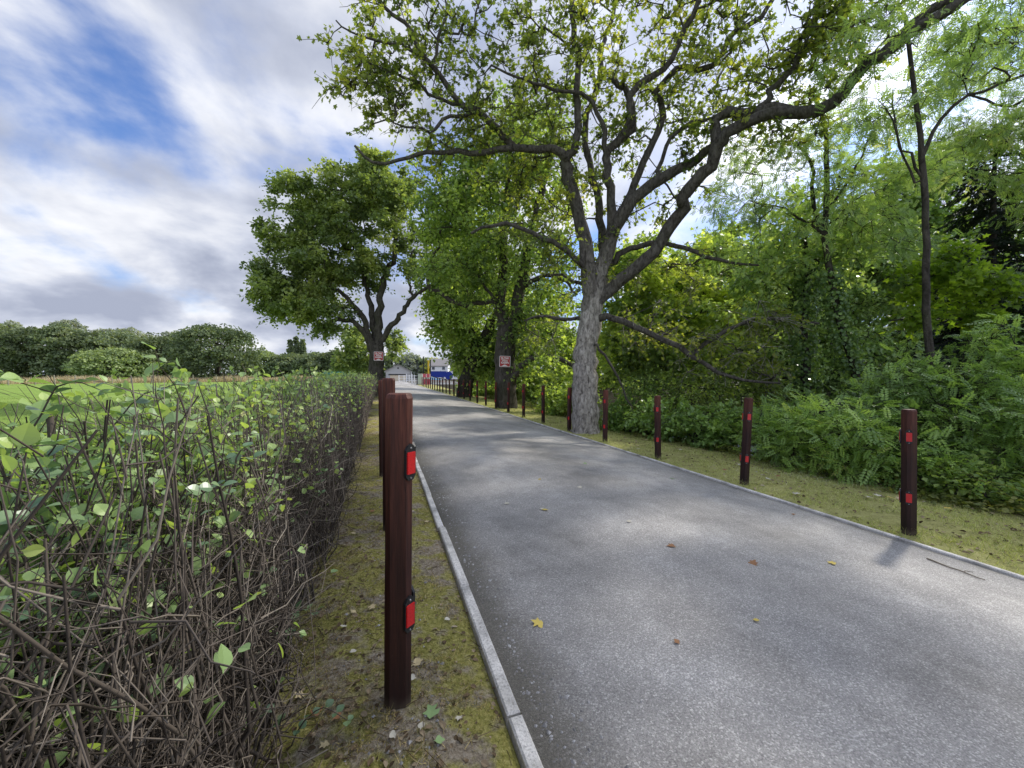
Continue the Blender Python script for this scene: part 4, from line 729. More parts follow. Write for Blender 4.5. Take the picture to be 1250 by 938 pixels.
# a few thick old branches at the left front
for pts, r in [([at(-40, 660, .85), at(60, 712, .88), at(130, 765, .92), at(195, 850, .98), at(250, 940, 1.02)], .016), ([at(345, 585, 1.75), at(318, 660, 1.7), at(296, 760, 1.6), at(265, 860, 1.45), at(258, 945, 1.35)], .013), ([at(60, 500, 1.2), at(70, 600, 1.15), at(85, 700, 1.1), at(60, 900, 1.1)], .009), ([at(300, 700, 1.6), at(325, 740, 1.6), at(330, 860, 1.5)], .010), ([at(210, 560, 1.5), at(225, 680, 1.5), at(215, 800, 1.45)], .010), ([at(150, 850, .9), at(230, 890, 1.0), at(330, 930, 1.15)], .008)]:
    Q_ = smoothpath(pts, .06, .006); mst.chain(Q_, np.linspace(r, r*.55, len(Q_)), 8, a=.3, rough=.06)
# snowberry shoots with paired blue-green leaves
def shoot(A, B, nl, size):
    A, B = np.asarray(A, float), np.asarray(B, float); t = np.linspace(0, 1, 9); side = np.cross(B-A, [0, 0, 1.]); side /= np.linalg.norm(side)+1e-9
    P = A+(B-A)*t[:, None]+np.array([0, 0, .10])*np.sin(pi*t)[:, None]+rng.normal(size=(9, 3))*.004; mst.chain(P, .0024*(1.2-.7*t), 4, a=.55)
    for q in np.linspace(.28, 1, nl):
        i = min(int(q*8), 7); p = P[i]+(P[i+1]-P[i])*(q*8-i)
        for s_ in (-1, 1):
            d_ = side*s_+(B-A)/np.linalg.norm(B-A)*.6+rng.normal(size=3)*.25; msn.leaves(p[None], d_[None], (np.array([0, 0, 1.])+rng.normal(size=3)*.35)[None], np.array([size*(.75+.5*rng.random())*(1-.25*q)]), OVATE, 1.25, np.array([rng.random()]))
shoot((-.78, .62, .42), (-.50, .98, .86), 7, .042); shoot((-.72, .42, .50), (-.80, .75, .70), 6, .044); shoot((-.62, .35, .35), (-.62, .62, .62), 6, .042); shoot((-.66, .50, .25), (-.52, .72, .38), 5, .04)
shoot((-.55, .75, .1), (-.40, .92, .28), 4, .034); shoot((-.52, 1.15, .15), (-.34, 1.28, .42), 5, .034); shoot((-.85, .48, .62), (-.95, .72, .86), 6, .045); shoot((-.5, 1.5, .05), (-.28, 1.52, .30), 5, .04)
for a_, b_, da, db, nl, sz in [((0, 880), (95, 735), .80, .74, 7, .042), ((70, 930), (185, 770), .84, .80, 7, .040), ((185, 690), (305, 560), 1.0, 1.0, 7, .044), ((10, 650), (115, 560), .9, .88, 6, .044), ((345, 935), (425, 880), 1.3, 1.25, 5, .034), ((-30, 770), (55, 640), .72, .70, 6, .042), ((190, 880), (265, 770), 1.0, .98, 6, .036), ((255, 940), (340, 880), 1.15, 1.15, 5, .036), ((330, 830), (385, 745), 1.5, 1.5, 5, .040), ((120, 800), (150, 660), .9, .9, 6, .038), ((20, 560), (130, 480), 1.0, 1.0, 6, .046), ((90, 600), (230, 470), 1.15, 1.2, 7, .048)]:
    shoot(at(a_[0], a_[1], da), at(b_[0], b_[1], db), nl, sz)
for i in range(42):
    a = np.array([-.95+.6*rng.random(), .75+3.4*rng.random(), .2+.6*rng.random()]); b_ = a+np.array([.05+.1*rng.normal(), .12*rng.normal(), .22+.12*rng.random()]); b_[0] = min(b_[0], -.30); b_[2] = min(b_[2], 1.22)
    if np.linalg.norm(a-CAM) > .6 and np.linalg.norm(b_-CAM) > .6: shoot(a, b_, 5, .034)
for mb_, nm, mt in ((mst, 'twigs', M['twig']), (mlf, 'leaves', M['leaf_hedge']), (msn, 'broad_leaves', M['leaf_snow'])):
    link(nm, mb_.mesh(nm, origin=(-.8, 10, 0), smooth=(nm == 'twigs')), mt, hr)

# ------------------------------------------------------------------ bollards
m, nt, out = newmat('stained_timber'); N = NT(nt); oc = objc(N); sx = N.n('ShaderNodeSeparateXYZ', i_0=oc); Z = sx.outputs[2]
g1 = N.noise(N.vscale(oc, (1, 1, .06)), 95, 5, .6, .4); g2 = N.noise(N.vscale(oc, (1, 1, .3)), 9, 4)
info = N.n('ShaderNodeObjectInfo').outputs['Random']
c = N.ramp(g1, [(.25, (.016, .005, .004)), (.5, (.033, .010, .007)), (.8, (.062, .019, .012))])
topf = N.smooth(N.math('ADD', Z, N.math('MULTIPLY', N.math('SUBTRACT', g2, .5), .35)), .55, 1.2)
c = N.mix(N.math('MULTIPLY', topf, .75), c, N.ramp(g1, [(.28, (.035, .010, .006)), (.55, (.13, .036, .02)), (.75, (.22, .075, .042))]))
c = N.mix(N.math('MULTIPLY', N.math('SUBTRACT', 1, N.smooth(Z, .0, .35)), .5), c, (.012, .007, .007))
c = N.mix(1., c, N.ramp(info, [(0, .65), (1, 1.15)]), 'MULTIPLY')
crk = N.noise(N.vscale(oc, (1, 1, .02)), 34, 3, .5, .8); ck = N.math('SUBTRACT', 1, N.smooth(N.math('ABSOLUTE', N.math('SUBTRACT', crk, .5)), .0, .012))
ck = N.math('MULTIPLY', ck, N.smooth(g2, .42, .6)); c = N.mix(N.math('MULTIPLY', ck, .85), c, (.004, .002, .002))
scuff = N.smooth(N.noise(N.vscale(oc, (1, 1, .4)), 23, 5, .7), .62, .74); c = N.mix(N.math('MULTIPLY', scuff, .35), c, (.16, .075, .05))
mud = N.math('MULTIPLY', N.math('SUBTRACT', 1, N.smooth(N.math('ADD', Z, N.math('MULTIPLY', N.math('SUBTRACT', g2, .5), .12)), .0, .07)), .7); c = N.mix(mud, c, (.10, .08, .055))
p = N.pbsdf(c, .6, N.bump(N.math('SUBTRACT', g1, N.math('MULTIPLY', ck, .8)), .28, .004), .32); nt.links.new(p.outputs[0], out.inputs[0]); M['timber'] = m
m, nt, out = newmat('red_reflector'); N = NT(nt); oc = objc(N); v = N.n('ShaderNodeTexVoronoi', i_Vector=oc, i_Scale=260.0)
p = N.pbsdf(N.mix(v.outputs['Distance'], (.62, .010, .012), (.36, .005, .007)), .28, N.bump(v.outputs['Distance'], .3, .002), .6); p.inputs['Emission Color'].default_value = (0, 0, 0, 1); nt.links.new(p.outputs[0], out.inputs[0]); M['red'] = m
M['black'] = simple('black_plastic', (.012, .012, .013), .45, .4)
M['screw'] = simple('screw_steel', (.35, .35, .36), .35, .5, .1, 20, .9)
def bm_obj(name, bm, mat, parent=None, loc=None):
    me = bpy.data.meshes.new(name); bm.to_mesh(me); bm.free(); o = link(name, me, mat, parent)
    if loc is not None: o.location = loc
    return o
def make_bollard(H=1.15, w=.047, ch=.019):
    r = empty('bollard'); bm = bmesh.new(); pts = [(w, -(w-ch)), (w, w-ch), (w-ch, w), (-(w-ch), w), (-w, w-ch), (-w, -(w-ch)), (-(w-ch), -w), (w-ch, -w)]
    zs = [(-.25, 1, 0), (.25, 1.01, .0), (.6, .995, .0), (.9, 1.0, .0), (H-.018, 1, .0), (H-.004, .9, 0), (H, .8, 0)]; rings = []
    for z, s, _ in zs: rings.append([bm.verts.new((x*s+random.gauss(0, .0006), y*s+random.gauss(0, .0006), z)) for x, y in pts])
    for a, b in zip(rings, rings[1:]):
        for i in range(8): bm.faces.new((a[i], a[(i+1) % 8], b[(i+1) % 8], b[i]))
    bm.faces.new(rings[-1])
    # saw marks and drying splits on top stay in the material
    bmesh.ops.bevel(bm, geom=[e for e in bm.edges if abs(e.verts[0].co.z-e.verts[1].co.z) > .05], offset=.003, segments=2, affect='EDGES')
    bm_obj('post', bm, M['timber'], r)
    for ang in (-pi/4, pi/4):
        for z in (.90, .345):
            n = Vector((math.cos(ang), math.sin(ang), 0)); e = empty('tmp'); bpy.data.objects.remove(e)
            # black holder with pointed lugs, red lens and two screws
            bm = bmesh.new(); prof = [(-.0235, -.047), (-.012, -.062), (.012, -.062), (.0235, -.047), (.0235, .047), (.012, .064), (0, .070), (-.012, .064), (-.0235, .047)]
            a = [bm.verts.new((-.004, y, zz)) for y, zz in prof]; b = [bm.verts.new((.006, y, zz)) for y, zz in prof]; k = len(prof)
            bm.faces.new(b); bm.faces.new(a[::-1])
            for i in range(k): bm.faces.new((a[i], a[(i+1) % k], b[(i+1) % k], b[i]))
            hold = bm_obj('reflector', bm, M['black'], r); dist = w-ch*.5+(ch*0)+.0; off = (w+(w-ch))/math.sqrt(2)
            hold.location = (n.x*(off+.002), n.y*(off+.002), z); hold.rotation_euler = (0, 0, ang)
            bm = bmesh.new(); bmesh.ops.create_cube(bm, size=1, matrix=Matrix.Translation((.0065, 0, 0)) @ Matrix.Diagonal((.007, .040, .080, 1)))
            bmesh.ops.bevel(bm, geom=list(bm.edges), offset=.002, segments=2, affect='EDGES'); bm_obj('lens', bm, M['red'], hold)
            for s_ in (-.054, .054):
                bm = bmesh.new(); bmesh.ops.create_cone(bm, cap_ends=True, segments=10, radius1=.0042, radius2=.003, depth=.003, matrix=Matrix.Translation((.0075, 0, s_)) @ Matrix.Rotation(pi/2, 4, 'Y')); bm_obj('screw', bm, M['screw'], hold)
    return r
proto = make_bollard(); used = False
def put(loc, rz, label, group, sc=1.0, tilt=(0, 0)):
    global used
    o = proto if not used else copy_tree(proto); used = True
    o.location = loc; o.rotation_euler = (tilt[0], tilt[1], rz); o.scale = (1, 1, sc); o['label'] = label; o['category'] = 'bollard'; o['group'] = group
GL, GR = 'bollards along the left verge', 'bollards along the right verge'
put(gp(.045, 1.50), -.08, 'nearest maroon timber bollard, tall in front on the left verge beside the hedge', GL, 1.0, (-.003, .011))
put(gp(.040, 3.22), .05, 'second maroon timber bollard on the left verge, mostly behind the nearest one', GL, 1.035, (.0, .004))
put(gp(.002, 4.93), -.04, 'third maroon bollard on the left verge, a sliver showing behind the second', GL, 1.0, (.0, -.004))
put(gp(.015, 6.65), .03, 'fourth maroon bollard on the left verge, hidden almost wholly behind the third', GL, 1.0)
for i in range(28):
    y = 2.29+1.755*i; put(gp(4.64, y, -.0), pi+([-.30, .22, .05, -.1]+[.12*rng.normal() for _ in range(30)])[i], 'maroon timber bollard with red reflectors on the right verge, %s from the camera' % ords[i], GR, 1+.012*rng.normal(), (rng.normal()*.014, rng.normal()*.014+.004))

# ------------------------------------------------------------------ signs on the trees
M['sign_red'] = simple('sign_red', (.42, .028, .03), .45, .4, .12, 5); M['sign_white'] = simple('sign_white', (.75, .72, .69), .5, .3, .08, 8); M['sign_back'] = simple('sign_metal', (.3, .3, .3), .5, .5, .1, 8, .6)
def rrect(w, h, r, n=4):
    P = []
    for cx, cy, a0 in ((w/2-r, h/2-r, 0), (-w/2+r, h/2-r, pi/2), (-w/2+r, -h/2+r, pi), (w/2-r, -h/2+r, 3*pi/2)):
        for i in range(n+1): a = a0+pi/2*i/n; P.append((cx+r*math.cos(a), cy+r*math.sin(a)))
    return P
def plate(name, prof, y0, y1, mat, parent):
    bm = bmesh.new(); a = [bm.verts.new((x, y0, z)) for x, z in prof]; b = [bm.verts.new((x, y1, z)) for x, z in prof]; k = len(prof)
    bm.faces.new(a); bm.faces.new(b[::-1])
    for i in range(k): bm.faces.new((a[i], b[i], b[(i+1) % k], a[(i+1) % k]))
    bmesh.ops.recalc_face_normals(bm, faces=list(bm.faces)); return bm_obj(name, bm, mat, parent)
def text_mesh(txt, size, w, y, z, mat, parent, name='lettering'):
    cu = bpy.data.curves.new('text', 'FONT'); cu.body = txt; cu.size = size; cu.align_x = 'CENTER'; cu.align_y = 'CENTER'; cu.extrude = .001; cu.offset = .004*size/.1
    to = bpy.data.objects.new('text', cu); COL.objects.link(to); dg = bpy.context.evaluated_depsgraph_get(); dg.update(); me = bpy.data.meshes.new_from_object(to.evaluated_get(dg)); bpy.data.objects.remove(to); bpy.data.curves.remove(cu)
    me.name = name; xs_ = [v.co.x for v in me.vertices]; sc = w/(max(xs_)-min(xs_)); me.transform(Matrix.Diagonal((sc, 1, 1, 1))); me.transform(Matrix.Rotation(pi/2, 4, 'X')); me.transform(Matrix.Translation((0, y, z)))
    me.materials.clear(); return link(name, me, mat, parent)
def sign(loc, rz, w, label, tilt=0):
    r = empty('slow_sign', tuple(loc), rz, label, 'sign'); r.rotation_euler = (0, tilt, rz)
    plate('border', rrect(w, w, w*.08), -.004, .004, M['sign_white'], r); plate('panel', rrect(w*.91, w*.91, w*.06), -.0065, -.003, M['sign_red'], r)
    text_mesh('SLOW', w*.30, w*.72, -.009, w*.27, M['sign_white'], r); text_mesh('SPEED', w*.17, w*.56, -.009, w*.045, M['sign_white'], r); text_mesh('RAMPS', w*.21, w*.70, -.009, -w*.135, M['sign_white'], r)
    hump = [(-w*.44, -w*.43), (-w*.26, -w*.41), (-w*.1, -w*.31), (0, -w*.28), (w*.1, -w*.31), (w*.26, -w*.41), (w*.44, -w*.43)]
    plate('hump_symbol', hump, -.0095, -.006, M['sign_white'], r)
    # fixing batten to the trunk
    mb = MB(); mb.box((0, .05, 0), (w*.12, .09, w*.8)); mb.build('batten', M['fence_wood'], r); return r
q = at(616.3, 441.5, 16.78); sign(q, -.18, .47, 'red and white slow sign on the twin-stemmed tree at right of the road', .03)
q = at(462.2, 435, 21.85); sign(q, .05, .50, 'red and white slow sign on the trunk of the dense left tree', 0.02)

# ------------------------------------------------------------------ far end of the road
M['white'] = simple('white_paint', (.75, .75, .74), .5, .3, .06, 3); M['rail'] = simple('galvanised', (.45, .46, .47), .5, .4, .1, 4, .2)
M['grey_clad'] = simple('grey_cladding', (.42, .41, .40), .7, .2, .08, 2, stretch=(1, 1, 9)); M['roof_tile'] = simple('roof_tile', (.27, .25, .235), .85, .2, .2, 4, bump=.02); M['dark'] = simple('dark_void', (.02, .02, .022), .6, .3)
M['cream'] = simple('cream_render', (.62, .52, .38), .8, .2, .06, 2); M['green'] = simple('green_sheet', (.012, .10, .065), .6, .3, .15, 2); M['blue'] = simple('blue_vinyl', (.01, .03, .22), .5, .3, .12, 3)
M['lightblue'] = simple('light_blue', (.3, .55, .72), .6, .3, .08, 3); M['pink'] = simple('faded_red', (.58, .12, .17), .7, .2, .12, 3); M['yellow'] = simple('yellow_paint', (.62, .42, .03), .5, .3, .1, 3); M['palegreen'] = simple('pale_green', (.42, .5, .42), .6, .3, .08, 3)
M['blackpaint'] = simple('black_paint', (.012, .013, .014), .5, .3, .1, 3); M['glass'] = simple('window_glass', (.04, .05, .06), .1, .6, .1, 2)
# gabled shed
c0 = at(486, 462, 82); W, D_, He, Hr = 4.9, 7.0, 2.05, 3.35; b = np.array([c0[0], c0[1], float(gz(c0[0], c0[1]))]); r = empty('gabled_shed', tuple(b), -.06, 'low grey gabled shed with a dark lintel at the end of the road', 'shed')
def wall_part(name, mat, boxes, parent):
    mb = MB()
    for c_, s_ in boxes: mb.box(c_, s_)
    return mb.build(name, mat, parent)
wall_part('wall', M['grey_clad'], [((-W/2+.08, D_/2, He/2), (.16, D_, He)), ((W/2-.08, D_/2, He/2), (.16, D_, He)), ((0, D_, He/2), (W-.33, .16, He)), ((0, .08, He-.32), (W-.33, .16, .62)), ((-W/2+.5, .08, (He-.66)/2), (.66, .16, He-.66)), ((W/2-.5, .08, (He-.66)/2), (.66, .16, He-.66))], r)
mb = MB(); mb.poly([(-W/2, .02, He), (W/2, .02, He), (0, .02, Hr)]); mb.poly([(-W/2, D_-.02, He), (0, D_-.02, Hr), (W/2, D_-.02, He)]); gbl = mb.build('gable', M['grey_clad'], r)
wall_part('vent', M['dark'], [((0, -.01, He+.62), (.32, .06, .3))], gbl)
mb = MB(); nx, nz = (Hr-He), W/2
for s_ in (-1, 1):
    e0 = np.array([s_*(W/2+.28), 0, He-.14]); e1 = np.array([0, 0, Hr+.02])
    V = [e0+[0, -.3, 0], e1+[0, -.3, 0], e1+[0, D_+.3, 0], e0+[0, D_+.3, 0]]; V = V+[v+np.array([0, 0, .12]) for v in V]; mb.add(V, [[0, 1, 2, 3], [7, 6, 5, 4], [0, 4, 5, 1], [1, 5, 6, 2], [2, 6, 7, 3], [3, 7, 4, 0]])
mb.build('roof', M['roof_tile'], r); wall_part('lintel', M['dark'], [((-.1, -.03, He-.72), (W*.74, .08, .22))], r); wall_part('door', M['cream'], [((-.1, .1, (He-.83)/2), (W*.7, .06, He-.83))], r); wall_part('fascia', M['white'], [((W/2+.2, -.2, He*.5), (.14, .14, He))], r)
# white picket gate across the road
ga, gb = at(487, 466, 67), at(512, 466, 67); ga, gb = np.array(gp(ga[0], ga[1])), np.array(gp(gb[0], gb[1])); Lg = np.linalg.norm((gb-ga)[:2]); an = math.atan2(gb[1]-ga[1], gb[0]-ga[0])
r = empty('white_gate', tuple(ga), an, 'white tubular gate closing the far end of the road', 'gate')
wall_part('frame', M['white'], [((Lg/2, 0, 1.1), (Lg, .07, .09)), ((Lg/2, 0, .28), (Lg-.14, .06, .08)), ((Lg/2, 0, .68), (Lg-.14, .05, .07))], r)
for i in range(5): wall_part('upright', M['white'], [((Lg*i/4, 0, .62), (.1, .1, 1.24))], r)
for i, px in enumerate((496, 503)):
    q = at(px, 460, 66); o = wall_part('marker_post', M['white'], [((0, 0, .75), (.13, .13, 1.5)), ((0, 0, 1.52), (.17, .17, .05))], None); o.location = gp(q[0], q[1]); tag(o, ['left', 'right'][i]+' one of two white marker posts in front of the gate', 'post', 'white marker posts')
# black net-fence poles and net, yellow pole
for i, (px, yt, d) in enumerate([(509, 440, 56), (517, 436, 57), (525.5, 440, 60)]):
    q = at(px, yt, d); z0 = float(gz(q[0], q[1])); r = empty('net_pole', (q[0], q[1], z0), 0, ['leftmost', 'tallest middle', 'rightmost'][i]+' of three black poles by the far gate', 'pole', 'black poles by the far gate'); mb = MB(); mb.chain([[0, 0, -.1], [0, 0, q[2]-z0]], .075, 8, cap=True); mb.build('shaft', M['blackpaint'], r, True); wall_part('cap', M['blackpaint'], [((0, 0, q[2]-z0+.03), (.2, .2, .06))], r); wall_part('foot', M['blackpaint'], [((0, 0, .06), (.26, .26, .12))], r)
q = at(522.8, 440, 58); z0 = float(gz(q[0], q[1])); r = empty('yellow_pole', (q[0], q[1], z0), 0, 'bright yellow pole between the black poles', 'pole'); mb = MB(); mb.chain([[0, 0, 1.2], [0, 0, q[2]-z0]], .11, 10, cap=True); mb.build('shaft', M['yellow'], r, True); mb = MB(); mb.chain([[0, 0, 0], [0, 0, 1.2]], .13, 10, cap=True); mb.build('base', M['cream'], r, True); mb = MB(); mb.chain([[0, 0, q[2]-z0], [0, 0, q[2]-z0+.25]], .14, 8, cap=True); mb.build('lamp_head', M['white'], r, True)
# pale green cabinet
q = at(512.8, 466, 55.5); r = empty('utility_cabinet', gp(q[0], q[1]), -.2, 'narrow pale-green cabinet beside the leftmost black pole', 'cabinet'); wall_part('body', M['palegreen'], [((0, 0, .78), (.55, .4, 1.5))], r); wall_part('door', M['palegreen'], [((0, -.21, .8), (.46, .03, 1.3))], r); wall_part('plinth', M['roof_tile'], [((0, 0, .0), (.62, .46, .16))], r); wall_part('cap', M['rail'], [((0, 0, 1.55), (.62, .46, .05))], r)
# faded red and white board
q = at(520.5, 465, 54); r = empty('notice_board', gp(q[0], q[1]), -.25, 'faded red and white boarding at the far end of the bollards', 'board'); wall_part('panel', M['pink'], [((0, 0, 1.3), (1.1, .05, .5)), ((0, 0, .45), (1.1, .05, .75))], r); wall_part('band', M['white'], [((0, 0, .94), (1.12, .05, .21))], r)
for s_ in (-.5, 0, .5): wall_part('leg', M['white'], [((s_, -.05, .75), (.07, .05, 1.56))], r)
# blue and white banner on posts
q = at(537.5, 459, 70); zc = float(gz(q[0], q[1])); r = empty('banner', (q[0], q[1], zc), -.12, 'blue banner with white and light-blue swoosh behind the far bollards', 'banner'); hb = q[2]-zc
w = 3.6
def strip(name, top, bot, y, mat):
    mb = MB(); n = len(top); V = [(x, y, z+hb) for x, z in top]+[(x, y, z+hb) for x, z in bot]; mb.add(V, [[i, i+1, n+i+1, n+i] for i in range(n-1)]); return mb.build(name, mat, r)
X_ = np.linspace(-w/2, w/2*.62, 16); u = (X_+w/2)/(w*.81); lo = .15-.75*u**.55
strip('cloth', [(x, .82) for x in X_], [(x, -.75) for x in X_], .0, M['blue']); strip('white_swoosh', [(x, .05-.5*math.sqrt(t)+.55*max(0, t-.45)**1.2) for x, t in zip(X_, u)], [(x, -.72) for x in X_], -.01, M['white'])
strip('black_line', [(x, .12-.75*t**.7) for x, t in zip(X_, u)], [(x, .02-.78*t**.7) for x, t in zip(X_, u)], -.02, M['blackpaint']); strip('light_blue_corner', [(x, -.05-.75*t**.7) for x, t in zip(X_[:11], u[:11])], [(x, -.74) for x in X_[:11]], -.016, M['lightblue'])
strip('dark_eye', [(.05, -.3), (.3, -.22), (.6, -.3), (.8, -.42)], [(.05, -.3), (.3, -.35), (.6, -.47), (.8, -.42)], -.022, M['blackpaint'])
mb = MB(); mb.poly([(w/2*.62+.42+.72*math.cos(a), -.03, hb+.02+.78*math.sin(a)) for a in np.arange(8)*pi/4+pi/8]); mb.build('round_end', M['blue'], r)
for s_ in (-1.7, 0, 1.6): wall_part('pole', M['blackpaint'], [((s_, .06, (hb+.9)/2), (.08, .08, hb+.9))], r)
# cottage
q = at(536, 460, 105); b = np.array(gp(q[0], q[1])); r = empty('cottage', tuple(b), -.28, 'small white cottage with a grey slate roof behind the blue banner', 'house'); W, D_, He, Hr = 4.6, 5., 4.05-0.3, 5.6
mb = MB(); mb.box((0, D_/2, He/2), (W, D_, He)); mb.poly([(-W/2, 0, He), (-W/2, D_, He), (-W/2, D_/2, Hr)]); mb.poly([(W/2, 0, He), (W/2, D_/2, Hr), (W/2, D_, He)]); mb.build('wall', M['white'], r); mb = MB()
for a, e in ((-.3, 0), (D_+.3, 1)):
    V = [(-W/2-.25, a, He-.15), (W/2+.25, a, He-.15), (W/2+.25, D_/2, Hr), (-W/2-.25, D_/2, Hr)]; V = V+[(x, y, z+.14) for x, y, z in V]; mb.add(V, [[0, 1, 2, 3], [7, 6, 5, 4], [0, 4, 5, 1], [1, 5, 6, 2], [2, 6, 7, 3], [3, 7, 4, 0]])
mb.build('roof', M['roof_tile'], r)
for x in (-1.5, 1.2): f = wall_part('window', M['white'], [((x, -.03, 3.1), (.95, .07, 1.0))], r); wall_part('pane', M['glass'], [((x, -.055, 3.1), (.75, .06, .8))], f)
wall_part('door', M['dark'], [((0, -.03, 1.05), (.9, .07, 2.1))], r)
# second white gable at right of the cottage
q = at(552, 458, 118); b = np.array(gp(q[0], q[1])); r = empty('white_house', tuple(b), .1, 'white gable end half hidden by leaves right of the cottage', 'house'); mb = MB(); mb.box((0, 2, 2.), (4.5, 4, 4.)); mb.poly([(-2.25, 0, 4), (2.25, 0, 4), (0, 0, 5.6)]); mb.build('wall', M['white'], r); mb = MB()
for s_ in (-1, 1):
    V = [(s_*2.5, -.2, 3.9), (0, -.2, 5.7), (0, 4.2, 5.7), (s_*2.5, 4.2, 3.9)]; V = V+[(x, y, z+.12) for x, y, z in V]; mb.add(V, [[0, 1, 2, 3], [7, 6, 5, 4], [0, 4, 5, 1], [1, 5, 6, 2], [2, 6, 7, 3], [3, 7, 4, 0]])
mb.build('roof', M['roof_tile'], r); wall_part('window', M['glass'], [((0, -.03, 3.0), (.9, .07, 1.1))], r)
# green hut beyond the hedge
q = at(421, 458, 62); r = empty('green_hut', gp(q[0], q[1]), .0, 'long low dark-green hut beyond the hedge left of the road', 'hut'); W = 6.4; mb = MB(); V = []
for x in (-W/2, W/2): V += [(x, 0, .65), (x, 0, 1.35), (x, .7, 1.75), (x, 1.6, 1.75), (x, 2.3, 1.35), (x, 2.3, .65)]
mb.add(V, [[i, i+1, 7+i, 6+i] for i in range(5)]); mb.poly(V[:6]); mb.poly(V[6:][::-1]); mb.build('cover', M['green'], r); wall_part('rib', M['green'], [((x, -.03, 1.0), (.06, .04, .7)) for x in np.linspace(-W/2+.3, W/2-.3, 8)], r); wall_part('base', M['dark'], [((0, 1.15, .33), (W-.3, 2.0, .62))], r)

# ------------------------------------------------------------------ fallen leaves and the stick
leafcols = [('fallen_straw', (.50, .40, .22)), ('fallen_brown', (.26, .13, .06)), ('fallen_green', (.22, .32, .13)), ('fallen_yellow', (.55, .42, .10)), ('fallen_pale', (.52, .48, .38))]
LM = []
for nme, c_ in leafcols:
    LM.append(simple(nme, c_, .7, .25, .25, 30))
def leaf_variants(j):
    V, F = LOBED if j % 3 == 0 else OVATE; V = V.copy(); V[:, 1] *= 1.0 if j % 3 == 0 else 1.25; V[:, 2] = .12*np.sin(V[:, 0]*4+j)*np.abs(V[:, 1])+.10*np.abs(V[:, 1])*(j % 3)+.05*V[:, 0]*(j % 2); V[:, 0] -= .4; V[:, :2] *= 1+.12*rng.normal(size=(len(V), 1)); mb = MB(); mb.add(V, F); return mb.mesh('fallen_leaf')
meshes = []
for ci in range(5):
    for j in range(3):
        me = leaf_variants(j); me.materials.append(LM[ci]); meshes.append(me)
def fallen(x, y, z, size, ci, label, group):
    me = meshes[ci*3+(0 if size > .052 else int(rng.integers(0, 3)))]; o = link('fallen_leaf', me); o.location = (x, y, z); o.scale = (size,)*3; o.rotation_euler = (rng.normal()*.15, rng.normal()*.15, rng.random()*6.28); tag(o, label, 'leaf', group)
def on_ground(px, py):
    o_ = CAM; dv = at(px, py, 1)-CAM; lo, hi = .3, 200.
    for _ in range(60):
        mid = (lo+hi)/2; p = o_+dv*mid
        if p[2] > gz(p[0], p[1]): lo = mid
        else: hi = mid
    p = o_+dv*lo; return p[0], p[1]
x, y = on_ground(526, 872); fallen(x, y, gsheet(x, y)+.016, .055, 2, 'pale green lobed leaf lying right of the foot of the nearest left bollard', None)
cn = ['straw-coloured', 'brown', 'greenish', 'yellow', 'pale']
for (px, py, ci, s) in [(508, 810, 0, .05), (504, 830, 4, .035), (455, 745, 0, .04), (420, 770, 4, .035), (432, 752, 0, .035), (535, 912, 2, .035), (385, 873, 1, .04), (365, 850, 0, .035), (545, 760, 4, .03), (400, 690, 0, .04), (432, 655, 0, .04), (520, 640, 0, .04), (480, 905, 4, .03), (515, 893, 4, .03), (430, 800, 4, .03), (560, 880, 4, .025), (410, 880, 1, .035), (395, 915, 0, .03), (505, 560, 4, .05), (455, 625, 1, .04)]:
    x, y = on_ground(px, py); fallen(x, y, gsheet(min(x, .38), y)+.014, s, ci, '%s fallen leaf lying on the mossy left verge' % cn[ci], 'fallen leaves on the left verge')
for i in range(22):
    x, y = (rng.random()*3.6+.62, 1.5+rng.random()**1.6*16); ci = int(rng.integers(0, 5)); fallen(x, y, float(rz_(x, y))+.008, .035+.03*rng.random(), ci, '%s fallen leaf lying on the asphalt' % cn[ci], 'fallen leaves on the road')
for i in range(45):
    x, y = (4.5+rng.random()*2.2, .5+rng.random()**1.4*14); ci = [0, 0, 3, 1, 4][int(rng.integers(0, 5))]; fallen(x, y, float(gsheet(x, y))+.03, .05+.03*rng.random(), ci, '%s fallen leaf lying in the grass of the right verge' % cn[ci], 'fallen leaves on the right verge')
pa, pb_ = on_ground(1131, 686), on_ground(1202, 713); mb = MB(); t = np.linspace(0, 1, 10)
P = np.array([[pa[0]+(pb_[0]-pa[0])*q, pa[1]+(pb_[1]-pa[1])*q, 0] for q in t])+rng.normal(size=(10, 3))*[.008, .008, 0]; P[:, 2] = rz_(P[:, 0], P[:, 1])+.008; mb.chain(P, np.linspace(.006, .003, 10), 6, cap=True)
mb.chain([P[6], P[7]+[.03, .03, .004], P[8]+[.06, .05, .006]], [.0035, .003, .002], 5); M['stick'] = simple('dry_stick', (.2, .165, .125), .85, .2, .3, 20); tag(mb.build('fallen_stick', M['stick'], None, True), 'thin dry forked stick lying on the road near the nearest right bollard', 'stick')

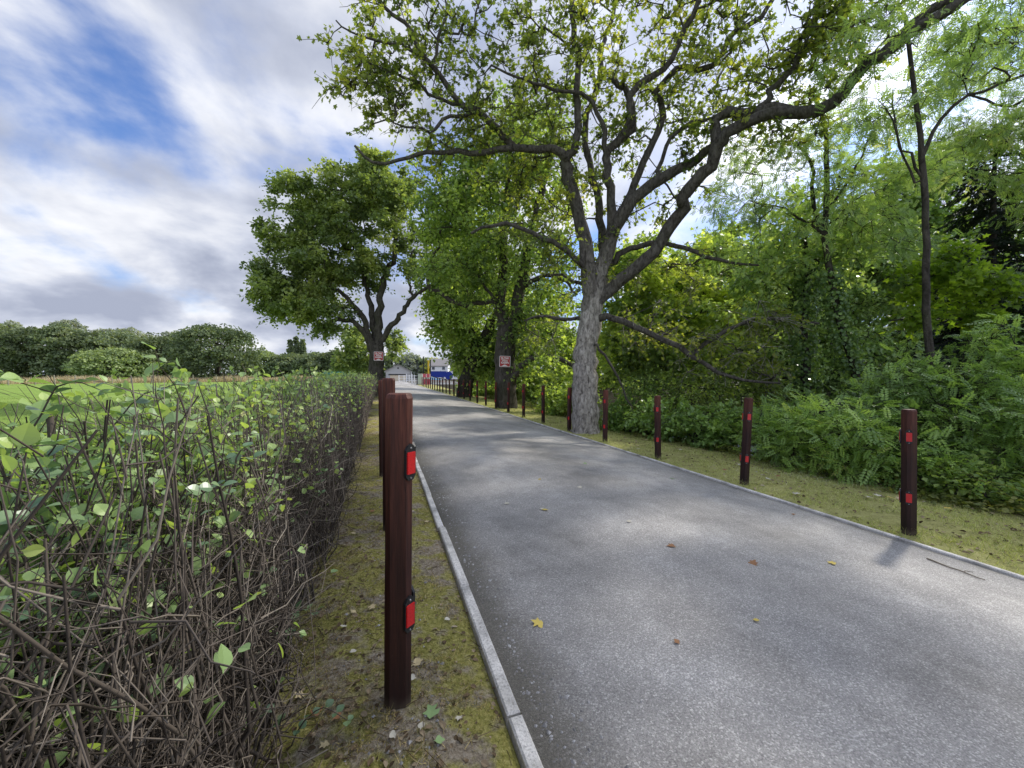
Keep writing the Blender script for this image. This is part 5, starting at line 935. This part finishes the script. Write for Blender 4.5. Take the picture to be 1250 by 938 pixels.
# ------------------------------------------------------------------ light
AZ, EL = math.radians(69), math.radians(41)
sv = Vector((math.sin(AZ)*math.cos(EL), math.cos(AZ)*math.cos(EL), math.sin(EL)))
ld = bpy.data.lights.new('sun', 'SUN'); ld.energy = 4.7; ld.angle = math.radians(3.4); ld.color = (1, .95, .86); lo = bpy.data.objects.new('sun', ld); COL.objects.link(lo); lo.rotation_euler = sv.to_track_quat('Z', 'Y').to_euler(); lo.location = (20, 10, 30)
SKYOFF = (0.52, 6.04, 0.)
w_ = bpy.data.worlds.new('World'); S.world = w_; w_.use_nodes = True; nt = w_.node_tree; N = NT(nt)
for n_ in list(nt.nodes): nt.nodes.remove(n_)
out = nt.nodes.new('ShaderNodeOutputWorld'); bg = nt.nodes.new('ShaderNodeBackground'); nt.links.new(bg.outputs[0], out.inputs[0]); bg.inputs[1].default_value = .145
sky = N.n('ShaderNodeTexSky', sky_type='NISHITA', sun_disc=False, sun_elevation=EL, sun_rotation=AZ, air_density=1.1, dust_density=.6, ozone_density=2.5)
tc = N.n('ShaderNodeTexCoord').outputs['Generated']; sp = N.n('ShaderNodeSeparateXYZ', i_0=tc); dz = N.math('MAXIMUM', sp.outputs[2], 0.0); den = N.math('ADD', dz, .38)
pv = N.n('ShaderNodeCombineXYZ', i_0=N.math('DIVIDE', sp.outputs[0], den), i_1=N.math('DIVIDE', sp.outputs[1], den), i_2=0.0).outputs[0]
pv = N.n('ShaderNodeVectorMath', operation='ADD', i_0=pv, i_1=SKYOFF).outputs[0]
n1 = N.noise(pv, 2.3, 9, .53, .2); n2 = N.noise(pv, .85, 2, .5); n3 = N.noise(N.n('ShaderNodeVectorMath', operation='ADD', i_0=pv, i_1=(5., 9., 2.)).outputs[0], 2.6, 8, .5, .2)
dens = N.math('ADD', N.math('MULTIPLY', n1, .5), N.math('MULTIPLY', n2, .5))
low = N.math('MULTIPLY', N.math('SUBTRACT', 1, N.smooth(dz, .05, .45)), .06)
dens = N.math('ADD', dens, low)
cover = N.math('ADD', N.math('MULTIPLY', N.smooth(dens, .418, .545), .97), .03)
sun_dot = N.n('ShaderNodeVectorMath', operation='DOT_PRODUCT', i_0=tc, i_1=tuple(sv)).outputs['Value']
glow = N.math('POWER', N.math('MAXIMUM', sun_dot, 0.0), 9.0)
zen = N.math('MULTIPLY', N.smooth(dz, .68, .88), 1.3)  # cloud above the view brightened to add ambient light
back = N.math('MULTIPLY', N.smooth(N.math('MULTIPLY', sp.outputs[1], -1.0), .0, .7), 1.0)  # unseen cloud behind the camera, also brightened as added fill light
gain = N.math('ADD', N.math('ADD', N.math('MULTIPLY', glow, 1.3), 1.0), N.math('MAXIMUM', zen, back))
shade = N.math('ADD', N.smooth(n3, .38, .68), N.math('MULTIPLY', N.math('SUBTRACT', .56, dens), 2.2), clamp=True)
cc = N.ramp(shade, [(0, (2.9, 3.2, 4.1)), (.45, (4.35, 4.65, 5.5)), (1, (6.9, 7.0, 7.3))])
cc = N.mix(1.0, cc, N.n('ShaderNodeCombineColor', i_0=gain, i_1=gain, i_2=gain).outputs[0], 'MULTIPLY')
skyc = N.mix(1.0, sky.outputs[0], (.66, .86, 1.24), 'MULTIPLY')
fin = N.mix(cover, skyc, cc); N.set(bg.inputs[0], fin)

S.view_settings.view_transform = 'Standard'; S.view_settings.look = 'None'; S.view_settings.exposure = 0
try:
    S.cycles.max_bounces = 8; S.cycles.transmission_bounces = 4; S.cycles.diffuse_bounces = 3
except Exception: pass
